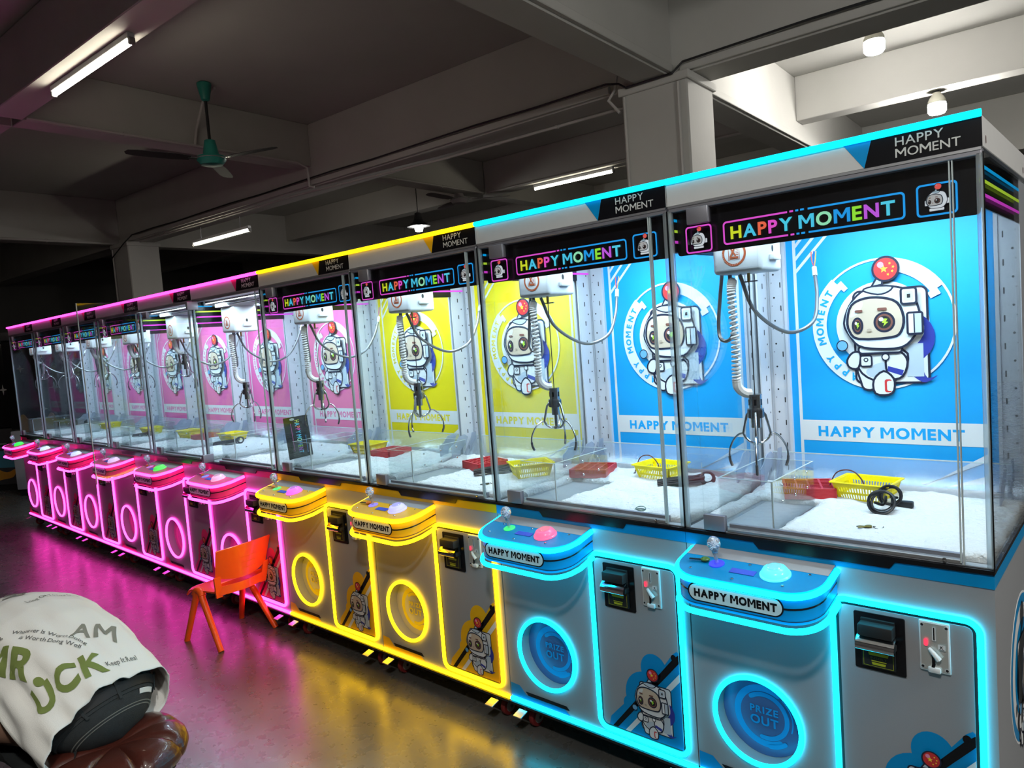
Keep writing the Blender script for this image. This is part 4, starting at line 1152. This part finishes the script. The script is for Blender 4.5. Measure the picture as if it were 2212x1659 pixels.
for x, y, r, lab in ((-.600,.485,.42,'red gridded plastic tray beside the yellow basket in the nearest blue machine'),(-1.49,.48,.30,'red gridded plastic tray in the second blue claw machine'),
   (-2.07,.42,-.30,'red gridded plastic tray in the yellow machine beside the blue ones'),(-2.86,.49,.05,'red gridded plastic tray in the yellow machine beside the pink ones'),
   (-5.06,.48,.2,'red gridded plastic tray in the third pink machine')):
    put('sorting_tray', TR, x, y, r, lab, 'tray', G2, z=.918)
put('coiled_cable', m_cord_coil(), -.335, .345, .1, 'coiled black power cord in front of the basket in the nearest blue machine', 'power cord', G3)
CB = m_cord_bundle()
for x, y, r, lab in ((-1.055,.44,.55,'bundled black power cord beside the basket in the second blue machine'),(-1.93,.33,.75,'bundled black power cord between tray and basket in a yellow machine'),
   (-4.50,.36,.7,'bundled black power cord in front of the basket in a pink machine'),(-5.93,.34,.3,'bundled black power cord in the third machine from the far left')):
    put('coiled_cable', CB, x, y, r, lab, 'power cord', G3, z=.916)
put('key_bunch', m_keys(3), -.315, .175, .3, 'small bunch of brass and dark keys lying on the fleece nearest the camera', 'keys')
put('key_bunch', m_keys(2), -1.80, .165, 1.0, 'two small keys on the fleece of the yellow machine beside the blue ones', 'keys')
b = MB(); RG = mat('ring_wire', (.12,.20,.17), .3, metal=.8)
b.tube([(.018*math.cos(2*PI*k/20), .013*math.sin(2*PI*k/20), .003+.006*max(0,math.sin(2*PI*k/20))) for k in range(20)], .0016, RG, 6, closed=True)
b.tube([(.018*math.cos(2*PI*k/20), .013*math.sin(2*PI*k/20)-.004, .002) for k in range(20)], .0016, RG, 6, closed=True)
put('key_ring', b.mesh('key_ring'), -1.01, .075, .2, 'empty wire key ring near the glass of the second blue machine', 'key ring')
b = MB(); b.lathe([(.012,0),(.016,.008),(.012,.014),(.0001,.015)], BLACK, seg=16); b.box(-.018,.018,-.008,.008,.0,.010,BLACK,.003,2)
put('plug', b.mesh('plug'), -.392, .535, .5, 'black plug lying inside the nearest yellow basket', 'plug', z=.922)
WV = mat('wire_brown', (.12,.04,.04), .4)
def lead(x, y, rz, lab):
    b = MB(); b.tube(smooth3([(.03,0,.012),(.022,0,.055),(-.01,-.005,.085),(-.055,-.01,.075),(-.082,-.012,.02),(-.086,-.014,.003)],7), .0022, WV, 6)
    b.box(-.092,-.080,-.019,-.009,0,.010,BLACKM,.002,1); put('loose_lead', b.mesh('loose_lead'), x, y, rz, lab, 'wire', 'loose leads hanging over the baskets', z=.9205)
lead(-.455,.505,-.08,'thin brown lead looping over the nearest yellow basket'); lead(-1.225,.525,-.10,'thin brown lead looping over the basket in the second blue machine')
b = MB(); b.prism(rect(-.088,0,.088,.235), fr_front(0), 0, .004, BLACK); A = Art(b, fr_front(-.004), .0004)
A.text('HAPPY MOMENT', -.012, .215, .034, BLACK, width=.19, bold=.016, rot=-PI/2, cols=[mat('dull_letter_%d' % k, c, .5) if c else None for k, c in enumerate(LET)])
A.add(rect(-.045,.04,-.041,.20), mat('dull_pink', (.5,.06,.3), .5)); A.add(rect(.050,.02,.054,.12), mat('dull_blue', (.02,.2,.5), .5)); A.add(ell(-.03,.222,.018,.007), TXTW)
o = put('loose_sign', b.mesh('loose_sign'), -3.355, .235, PI/2+.2, 'loose black sign with coloured lettering standing on end in the open pink machine', 'sign', z=.922); o.rotation_euler = (-.10, 0, PI/2+.2)

# keys by the joysticks
KG = mat('fob_green', (.10,.22,.02), .3); KO = mat('fob_orange', (.85,.22,.01), .35)
def fob(i, m, lab):
    z = TOPZ(-.088)+.002; t = tag(empty('key', (-W*(i+1)+.108, -.088, z), .25), lab, 'key', 'keys lying on the control panels')
    b = MB(); b.lathe([(.0001,.0),(.013,.002),(.0135,.006),(.008,.010),(.0001,.011)], m, seg=18); obj('key_head', b.mesh('key_head'), t)
    b = MB(); b.box(-.046,-.011,-.004,.004,.002,.0045,mat('key_dark', (.05,.055,.05), .4, metal=.6)); obj('key_blade', b.mesh('key_blade'), t)
fob(0, KG, 'key with green head by the joystick of the nearest blue machine')
fob(2, KO, 'key with orange head by the joystick of the yellow machine beside the blue ones'); fob(3, KO, 'key with orange head by the joystick of the yellow machine beside the pink ones')
for i, l in ((4,'open-doored pink machine'),(5,'signless pink machine'),(7,'third machine from the far left'),(8,'second machine from the far left')): fob(i, KO, 'key with orange head by the joystick of the '+l)

# ------------------------------------------------------------------ orange chair
ct = tag(empty('chair', (-3.526, -.193, 0), math.radians(187)), 'small orange moulded plastic chair standing in front of the pink machines', 'chair')
def sheet(b, grid, th, m):
    """thicken a grid of points along its normals into one closed shell"""
    nu, nv = len(grid), len(grid[0]); P = [[Vector(p) for p in r] for r in grid]; Q = []
    for i in range(nu):
        row = []
        for j in range(nv):
            du = P[min(i+1,nu-1)][j]-P[max(i-1,0)][j]; dv = P[i][min(j+1,nv-1)]-P[i][max(j-1,0)]
            row.append(P[i][j]+du.cross(dv).normalized()*th)
        Q.append(row)
    vs = [p for r in P for p in r]+[p for r in Q for p in r]; n = nu*nv; id_ = lambda i, j: i*nv+j; fs = []
    for i in range(nu-1):
        for j in range(nv-1):
            fs.append([id_(i,j),id_(i+1,j),id_(i+1,j+1),id_(i,j+1)]); fs.append([n+id_(i,j),n+id_(i,j+1),n+id_(i+1,j+1),n+id_(i+1,j)])
    ring = [id_(i,0) for i in range(nu)]+[id_(nu-1,j) for j in range(1,nv)]+[id_(i,nv-1) for i in range(nu-2,-1,-1)]+[id_(0,j) for j in range(nv-2,0,-1)]
    for a, c in zip(ring, ring[1:]+ring[:1]): fs.append([a, c, n+c, n+a])
    b.raw(vs, fs, m)
b = MB()
g = []
for i in range(15):                                                          # seat, rolled down at the front, rising into the back
    u = i/14; row = []
    for j in range(13):
        v = j/12*2-1; x = .150-.285*u; z = .292-.016*(1-v*v)*math.sin(PI*u)-.03*max(0,(.14-u)/.14)**2
        if u > .86: z += .05*((u-.86)/.14)**2
        yy = .145*(1-.06*u)*v; z -= .016*max(0, abs(v)-.8)/.2*(1-u)
        row.append((x, yy, z))
    g.append(row)
sheet(b, g, -.008, ORANGE); obj('seat', b.mesh('seat', 50), ct)
b = MB(); g = []
for i in range(11):                                                          # back rest, curved round the sitter
    u = i/10; row = []
    for j in range(15):
        v = j/14*2-1; hw = .150+.012*u; z = .385+.150*u-.030*(1-u)*(1-v*v)*1.0+.006*u*(1-v*v)
        x = -.150-.050*u-.030*(1-v*v)+.012; row.append((x, hw*v, z))
    g.append(row)
sheet(b, g, .008, ORANGE)
for s in (-1,1):                                                             # side posts and the strip under the slot
    g = [[(-.128-.022*i/6, s*(.132+.018*i/6)+s*.020*(k-1)*.9, .275+.115*i/6) for k in range(3)] for i in range(7)]
    sheet(b, g, .010*s, ORANGE)
g = [[(-.135-.032*(1-(j/12*2-1)**2), .132*(j/12*2-1), .285+.045*i/3) for j in range(13)] for i in range(4)]
sheet(b, g, .008, ORANGE)
for k in range(3): b.box(-.236,-.233,-.03,.05,.415+.03*k,.4165+.03*k,ORANGE)
obj('backrest', b.mesh('backrest', 50), ct)
for s in (-1,1):
    for fx, nm in ((.160,'front'),(-.160,'rear')):
        b = MB(); top = Vector((.062 if fx > 0 else .030, s*.140, .276)); bot = Vector((fx*1.0, s*.170, .0))
        b.tube([top+Vector((0,0,.012)), top.lerp(bot,.12), top.lerp(bot,.5), bot], lambda t: .019-.004*t, ORANGE, 18)
        obj('leg', b.mesh('leg'), ct)
    b = MB(); b.tube(smooth3([(.085,s*.137,.262),(.066,s*.139,.284),(.030,s*.140,.286),(.008,s*.142,.262)],4), .020, ORANGE, 18); obj('leg_bracket', b.mesh('leg_bracket'), ct)

# ------------------------------------------------------------------ stool
SX, SY = -1.985, -1.285
stt = tag(empty('stool', (SX, SY, 0)), 'round stool with tufted dark red leather seat and chrome legs under the crouching person', 'stool')
LEA = mat('red_brown_leather', (.075, .018, .012), .28, coat=.3, bump=.08, bscale=260)
b = MB(); nr, na = 16, 96; vs, fs = [], []
prof = [(.02,.0),(.40,.0),(.80,.012),(.96,.035),(1.0,.058),(.97,.080),(.88,.100),(.74,.110),(.55,.112),(.35,.106),(.18,.098),(.05,.092)]
for r, z in prof:
    for k in range(na):
        a = 2*PI*k/na; puff = abs(math.sin(a*4)) if z > .03 else 1
        f = 1-.035*(1-puff)**4*(1 if r > .3 else .3); dz = -.016*(1-puff)**4*min(1, max(0, (r-.12)/.4)) if z > .05 else 0
        dent = 0
        vs.append((.195*r*f*math.cos(a), .195*r*f*math.sin(a), .335+z*1.0+dz))
n_ = len(prof)
for i in range(n_-1):
    for k in range(na): fs.append([i*na+k, i*na+(k+1) % na, (i+1)*na+(k+1) % na, (i+1)*na+k])
fs.append(list(range(na))[::-1]); fs.append([(n_-1)*na+k for k in range(na)])
b.raw(vs, fs, LEA); obj('seat', b.mesh('seat', 70), stt)
b = MB(); b.lathe([(.10,.322),(.11,.330),(.11,.336)], CHROME, seg=24); b.lathe([(.022,.12),(.022,.325)], CHROME, seg=14); obj('seat_post', b.mesh('seat_post'), stt)
for k in range(4):
    a = math.radians(40+90*k); d = Vector((math.cos(a), math.sin(a), 0)); Pt = lambda r, z: d*r+Vector((0,0,z))
    b = MB(); b.tube(smooth3([Pt(.02,.318),Pt(.16,.330),Pt(.228,.318),Pt(.262,.262),Pt(.272,.17),Pt(.272,.05),Pt(.273,.006)],6), .0125, CHROME, 12)
    lg = obj('leg', b.mesh('leg'), stt)
    b = MB(); b.lathe([(.014,.0),(.018,.004),(.018,.02),(.014,.022)], BLACKM, tuple(Pt(.273,0)), seg=14)
    b.tube([Pt(.2690,.215),Pt(.2715,.190)], .018, BLACKM, 12); obj('rubber_foot', b.mesh('rubber_foot'), lg)

# ------------------------------------------------------------------ person bending forward on the stool
DIR = Vector((-.96, -.28, 0)).normalized(); SIDE = Vector((-DIR.y, DIR.x, 0))  # forward, and towards the person's left
if SIDE.y > 0: SIDE = -SIDE                                                    # left hand lies nearer the camera
O = Vector((-2.06, -1.28, 0))
def B(f, s, z): return O+DIR*f+SIDE*s+Vector((0,0,z))
SKIN = mat('skin', (.42,.24,.17), .5, bump=.03, bscale=300); DEN = mat('dark_denim', (.028,.032,.034), .85, noise=.3, nscale=60, bump=.25, bscale=500)
SHIRT = mat('white_cotton', (.90,.90,.86), .9, bump=.12, bscale=420); HAIR = mat('black_hair', (.008,.007,.007), .5)
pt = tag(empty('person', tuple(O)), 'person in a white printed T-shirt and dark jeans bending forward on the round stool', 'person')
pt.location = (O.x, O.y, 0); OFF = -Vector((O.x, O.y, 0))
def skin(name, chain, parent, m, sub=2, flat=None):
    """chain: list of (point, radius, parent index)"""
    me = bpy.data.meshes.new(name+'_base'); me.from_pydata([tuple(p+OFF) for p, r, q in chain], [(q, i) for i, (p, r, q) in enumerate(chain) if q is not None], [])
    o = bpy.data.objects.new(name, me); COL.objects.link(o)
    sm = o.modifiers.new('skin', 'SKIN'); sm.use_smooth_shade = True; sm.branch_smoothing = .6
    for i, (p, r, q) in enumerate(chain):
        me.skin_vertices[0].data[i].radius = (r if isinstance(r, tuple) else (r, r)); me.skin_vertices[0].data[i].use_root = (i == 0)
    ss = o.modifiers.new('smooth', 'SUBSURF'); ss.levels = ss.render_levels = sub
    dg = bpy.context.evaluated_depsgraph_get(); dg.update()
    nm = bpy.data.meshes.new_from_object(o.evaluated_get(dg)); bpy.data.objects.remove(o); bpy.data.meshes.remove(me)
    nm.name = name; nm.materials.clear(); nm.materials.append(m)
    nm.polygons.foreach_set('use_smooth', [True]*len(nm.polygons))
    return obj(name, nm, parent)
def limbs():
    c = [(B(.04,0,.545), .085, None), (B(.14,0,.61), .095, 0), (B(.32,0,.70), .115, 1), (B(.47,0,.735), .12, 2), (B(.58,0,.70), .055, 3), (B(.66,0,.66), .068, 4), (B(.735,0,.615), .085, 5), (B(.78,0,.565), .065, 6)]
    for s in (-1, 1):
        k = len(c); c += [(B(.47,s*.16,.70), .058, 3), (B(.55,s*.21,.52), .044, k), (B(.68,s*.15,.33), .034, k+1), (B(.735,s*.12,.26), .030, k+2)]
        k = len(c); c += [(B(.06,s*.09,.52), .070, 0), (B(.25,s*.17,.515), .060, k), (B(.43,s*.21,.50), .045, k+1), (B(.42,s*.20,.28), .040, k+2), (B(.37,s*.19,.085), .034, k+3), (B(.46,s*.20,.045), .034, k+4), (B(.55,s*.205,.032), .028, k+5)]
    return c
body = skin('body', limbs(), pt, SKIN)
for s in (-1, 1):                                                             # hands: palm and five curled fingers
    w0 = B(.735, s*.12, .26); base = w0+DIR*.045+Vector((0,0,-.05))
    ch = [(w0, .027, None), (base, (.034,.018), 0)]
    for q, ln in zip((-.030,-.010,.010,.030), (.060,.072,.068,.052)):
        k = len(ch); a = base+SIDE*q+DIR*.018+Vector((0,0,-.022))
        ch += [(a, .0095, 1), (a+DIR*ln*.35+Vector((0,0,-ln*.45)), .0085, k), (a+DIR*ln*.35+Vector((0,0,-ln*.95)), .0075, k+1)]
    k = len(ch); a = base-SIDE*s*.030+Vector((0,0,.012)); ch += [(a, .011, 1), (a-SIDE*s*.022+DIR*.02+Vector((0,0,-.03)), .0095, k), (a-SIDE*s*.016+DIR*.03+Vector((0,0,-.055)), .008, k+1)]
    skin('hand', ch, pt, SKIN, 2)
hd = B(.745, 0, .605)
b = MB()                                                                      # face, turned down towards the floor
FD = (DIR*.55+Vector((0,0,-.83))).normalized(); UPH = (DIR*.83+Vector((0,0,.55))).normalized()
for s in (-1, 1):
    e = hd+FD*.083+UPH*.012+SIDE*s*.032; b.tube([e-SIDE*.012, e, e+SIDE*.012], lambda t: .004+.005*math.sin(PI*t), WPLAST, 8)
    b.tube([e+FD*.006-SIDE*.004, e+FD*.008+SIDE*.004], .004, BLACK, 8)
b.tube([hd+FD*.082+UPH*.01, hd+FD*.10-UPH*.018, hd+FD*.10-UPH*.028], lambda t: .008+.006*t, SKIN, 8); b.tube([hd+FD*.078-UPH*.052-SIDE*.022, hd+FD*.085-UPH*.053, hd+FD*.078-UPH*.052+SIDE*.022], .006, mat('lips',(.36,.13,.11),.5), 8)
for v in b.v: pass
b.v = [tuple(Vector(v)+OFF) for v in b.v]; obj('face', b.mesh('face'), pt)
b = MB(); vs, fs = [], []; nu, nv = 18, 30                                    # hair cap
for i in range(nu+1):
    for k in range(nv):
        th = PI*0.60*i/nu; a = 2*PI*k/nv; d = -FD*.35+UPH*.94; d.normalize(); e1 = SIDE; e2 = d.cross(e1)
        r = .103*(1+.03*mnoise.noise(Vector((k*.9, i*.8, 0)))); vs.append(hd+OFF+(d*math.cos(th)*1.08+(e1*math.cos(a)*.92+e2*math.sin(a)*1.08)*math.sin(th))*r)
for i in range(nu):
    for k in range(nv): fs.append([i*nv+k, i*nv+(k+1) % nv, (i+1)*nv+(k+1) % nv, (i+1)*nv+k])
b.raw(vs, fs, HAIR); obj('hair', b.mesh('hair', 80), pt)
for s in (-1, 1):
    ch = [(hd+SIDE*s*.082-UPH*.0, (.012,.02), None), (hd+SIDE*s*.098-UPH*.004-FD*.006, (.008,.024), 0)]
    skin('ear', ch, pt, SKIN, 1)
# jeans
c = [(B(-.01,0,.545), (.175,.150), None), (B(.07,0,.605), (.175,.135), 0)]
for s in (-1, 1):
    k = len(c); c += [(B(.02,s*.095,.530), .130, 0), (B(.25,s*.17,.510), .092, k), (B(.435,s*.21,.500), .086, k+1), (B(.425,s*.20,.28), .075, k+2), (B(.375,s*.19,.11), .068, k+3)]
jn = skin('jeans', c, pt, DEN)
AX = (DIR*.75+Vector((0,0,.66))).normalized(); NX = (Vector((0,0,.75))-DIR*.66).normalized(); HC = B(.06,0,.543)
def hip(h, a, k=1.0): return HC+AX*h+(SIDE*(.176*math.cos(a))+NX*(.128*math.sin(a)))*(k*math.sqrt(max(0, 1-(h/.165)**2)))
hb = bmesh.new(); hb.from_mesh(jn.data); rows = []
for i in range(17):
    h = -.1649+.3298*i/16; rows.append([hb.verts.new(hip(h, 2*PI*k/40)+OFF) for k in range(40)])
for i in range(16):
    for k in range(40): hb.faces.new([rows[i][k], rows[i][(k+1) % 40], rows[i+1][(k+1) % 40], rows[i+1][k]])
hb.faces.new(rows[0][::-1]); hb.faces.new(rows[-1])
for f in hb.faces: f.smooth = True
hb.to_mesh(jn.data); hb.free()
def hip_band(name, h0, h1, k, m, a0=0, a1=2*PI):
    b = MB(); n = 48; P = []
    for i in range(n+1):
        a = a0+(a1-a0)*i/n; P += [hip(h0, a, k)+OFF, hip(h1, a, k)+OFF, hip(h1, a, k+.02)+OFF, hip(h0, a, k+.02)+OFF]
    fs = [[4*i+j, 4*i+(j+1) % 4, 4*i+4+(j+1) % 4, 4*i+4+j] for i in range(n) for j in range(4)]+[[0,1,2,3],[4*n+3,4*n+2,4*n+1,4*n]]
    b.raw(P, fs, m); return obj(name, b.mesh(name), jn)
hip_band('waistband', -.092, -.056, 1.01, DEN); hip_band('belt', -.084, -.060, 1.04, BLACKM)
hip_band('waist_patch', -.106, -.094, 1.02, PLATE, 2.05, 2.55)
for a in (.9, 1.57, 2.7): hip_band('belt_loop', -.100, -.050, 1.065, DEN, a-.03, a+.03)
STH = mat('denim_thread', (.20,.20,.18), .8)
for h in (-.122, -.128): hip_band('stitching', h, h+.0018, 1.004, STH)
for s in (-1, 1):
    b = MB(); b.lathe([(.0001,-.03),(.045,-.03),(.05,-.01),(.045,.03),(.035,.045)], BLACKM, tuple(B(.45,s*.20,.032)+OFF), seg=16, xf=Matrix.Diagonal((1.9,.9,.8,1)))
    obj('shoe', b.mesh('shoe'), pt)

# T-shirt: a lofted sleeve of cloth round the bent back, with folds
RINGS = [(-.040,.560,.180,.140),(.030,.615,.196,.146),(.12,.680,.204,.142),(.20,.725,.205,.136),(.28,.755,.210,.130),(.37,.772,.215,.124),(.46,.775,.212,.112),(.53,.752,.165,.092),(.585,.722,.085,.068)]
def shirt(sv, ph, off=0.0):
    """sv 0..1 hem to neck, ph angle round the trunk, 90 deg = the back"""
    x = sv*(len(RINGS)-1); i = min(int(x), len(RINGS)-2); f = x-i; f = f*f*(3-2*f)*.5+f*.5
    a, c_ = RINGS[i], RINGS[i+1]; q = [a[k]+(c_[k]-a[k])*f for k in range(4)]
    cs, sn = math.cos(ph), math.sin(ph)
    wv = 1+(.060*math.sin(ph*6+sv*7)+.050*abs(math.sin(ph*8-sv*8+1))+.024*math.sin(ph*17+sv*15))*(1-sv)**.9*(1.0 if cs > -.2 else .55)
    wv += .030*mnoise.noise(Vector((cs*2.2, sn*2.2, sv*5)))
    if sv < .2: wv += .10*max(0, math.cos(ph-2.6))**8*(1-sv/.2)+.05*max(0, math.cos(ph-.5))**8*(1-sv/.2)
    r_s, r_z = (q[2]+off)*wv, (q[3]+off)*wv
    tilt_ = .55*(1-sv)                                                        # the hem hangs lower than the crest
    n = (Vector((0,0,1))-DIR*.35*(1-sv)).normalized()
    p = B(q[0], 0, q[1]-.085)+SIDE*(r_s*cs)+n*(r_z*sn*(1.05 if sn > 0 else .85-.38*min(1, max(0, (sv-.08)/.15))))
    hang = max(0, cs)**.7*max(0, min(1, .45-sn))*max(0, 1-sv/.32)**1.2           # the near side hangs down like a curtain
    p.z -= .065*hang; p += SIDE*.02*hang
    return p+OFF
b = MB(); nu, nv = 60, 96; g = [[shirt(i/nu, 2*PI*k/nv) for k in range(nv)] for i in range(nu+1)]
vs = [p for r in g for p in r]; fs = [[i*nv+k, i*nv+(k+1) % nv, (i+1)*nv+(k+1) % nv, (i+1)*nv+k] for i in range(nu) for k in range(nv)]
b.raw(vs, fs, SHIRT); me = b.mesh('t_shirt', 85)
ts = obj('t_shirt', me, pt); md = ts.modifiers.new('cloth', 'SOLIDIFY'); md.thickness = .003; md.offset = -1
for s in (-1, 1):
    b = MB(); P = smooth3([B(.45,s*.13,.695), B(.475,s*.19,.66), B(.505,s*.215,.585), B(.525,s*.222,.545)], 6)
    b.tube([p+OFF for p in P], lambda t: .080-.010*t+.003*math.sin(t*20), SHIRT, 20, caps=False); sl = obj('sleeve', b.mesh('sleeve', 80), ts)
# print on the shirt
PG = mat('shirt_green', (.20,.26,.07), .9); PGR = mat('shirt_grey', (.26,.26,.22), .9); PDK = mat('shirt_dark', (.12,.12,.11), .9)
b = MB()
def shirt_text(txt, sv, ph, h, m, rot, bold=.0, shear=0.0, width=None):
    """lettering laid on the cloth: u runs round the trunk, v along the spine"""
    t = MB(); A = Art(t, lambda u, v, o: (u, v, 0)); A.text(txt, 0, 0, h, m, bold=bold, rot=rot, shear=shear, width=width)
    bm = bmesh.new(); vv = [bm.verts.new(v) for v in t.v]
    for f in t.f:
        try: bm.faces.new([vv[i] for i in f])
        except ValueError: pass
    bmesh.ops.triangulate(bm, faces=bm.faces[:])
    for _ in range(3):
        e = [e for e in bm.edges if e.calc_length() > .012]
        if e: bmesh.ops.subdivide_edges(bm, edges=e, cuts=1)
    bmesh.ops.triangulate(bm, faces=bm.faces[:]); bm.verts.index_update()
    b.raw([shirt(min(1, max(0, sv+v.co.y/.70)), ph+v.co.x/.19, .0028) for v in bm.verts], [[v.index for v in f.verts] for f in bm.faces], m); bm.free()
SHIRT_TXT = [('MR.', .42, .22, .085, PG, -1.05, .035, .1), ('UCK', .09, .45, .070, PG, -.12, .035, .15), ('AM', .25, 1.45, .05, PGR, -.6, .02, .1), ('MR', .80, 1.75, .05, PGR, -2.2, .01, .1), ('M', .90, .30, .12, PGR, -1.2, .05, .1),
  ('Keep It Real', .07, 1.55, .013, PDK, -.1, .0, 0), ('Whatever Is Worth Doing', .42, .98, .012, PDK, -1.0, .0, 0), ('Is Worth Doing Well', .36, .98, .012, PDK, -1.0, .0, 0), ('Keep on going', .42, .35, .012, PDK, 0, 0, 0), ('Long On To Your Dream', .55, 1.5, .011, PDK, 0, 0, 0)]
for (tx, sv, ph, h, m, r, bo, sh) in SHIRT_TXT:
    b = MB(); shirt_text(tx, sv, ph, h, m, r, bo, sh); obj('shirt_print', b.mesh('shirt_print', 80), ts)

# ------------------------------------------------------------------ far cabinets at the left end
def kiosk(x, y, rz, lab, kind):
    t = tag(empty('game_cabinet', (x, y, 0), rz), lab, 'game cabinet'); dk = mat('cabinet_charcoal', (.06,.06,.065), .5); wh = mat('cabinet_grey', (.62,.60,.62), .5)
    b = MB(); b.box(-.42,.42,0,.75,.08,.80,wh if kind == 0 else dk,.01)
    A = Art(b, fr_front(0), .0015)
    if kind == 0:
        A.add(ell(-.02,.52,.14,.13), BLACKM); A.add(ell(-.02,.50,.085,.07), wh); A.add([(-.06,.54),(-.02,.47),(.02,.54)], BLACKM)
        A.text('FANGLE', -.18, .27, .07, PDK, width=.36, bold=.02)
    else:
        A.add(rect(-.38,.30,.38,.52), mat('print_teal', (.10,.35,.48), .5)); A.add(smooth2([(-.25,.22),(-.05,.30),(.15,.24),(.28,.28),(.24,.18),(.1,.15),(-.1,.13)],4), mat('print_amber', (.7,.32,.04), .5)); A.add(ell(-.1,.22,.03), BLACKM)
        for k in range(4): A.add(rect(-.38,.55+.05*k,.3-.1*k,.57+.05*k), mat('print_dull_white', (.35,.35,.33), .5))
    obj('cabinet_body', b.mesh('cabinet_body'), t)
    b = MB(); b.box(-.42,.42,.02,.75,.82,1.90,mat('cabinet_glass_dark', (.012,.012,.014), .2),.008)
    A = Art(b, fr_front(.02), .0015)
    for u, v, r in ((.22,1.30,.07),(-.2,1.55,.05),(.05,1.05,.06)): A.add([(u,v+r),(u+r*.18,v+r*.18),(u+r,v),(u+r*.18,v-r*.18),(u,v-r),(u-r*.18,v-r*.18),(u-r,v),(u-r*.18,v+r*.18)], TXTW)
    obj('display_case', b.mesh('display_case'), t)
    b = MB(); b.box(-.43,.43,-.02,.76,1.90,2.0,dk,.01); obj('top_panel', b.mesh('top_panel'), t)
    b = MB(); b.box(-.4,.4,.02,.73,0,.08,BLACKM); obj('plinth', b.mesh('plinth'), t)
    if kind == 0:
        b = MB(); b.prism(smooth2([(-.22,.79),(-.24,.95),(-.20,1.0),(-.13,.93),(.0,.945),(.10,.93),(.17,1.0),(.21,.95),(.19,.79)],3), fr_front(-.01), 0, .02, mat('print_ginger', (.45,.22,.06), .5)); obj('cat_cutout', b.mesh('cat_cutout'), t)
kiosk(-9.75, .62, math.radians(35), 'grey game cabinet with round black emblem beyond the far pink machine', 0)
kiosk(-10.85, .35, math.radians(35), 'dark game cabinet with teal and amber print at the far left edge', 1)
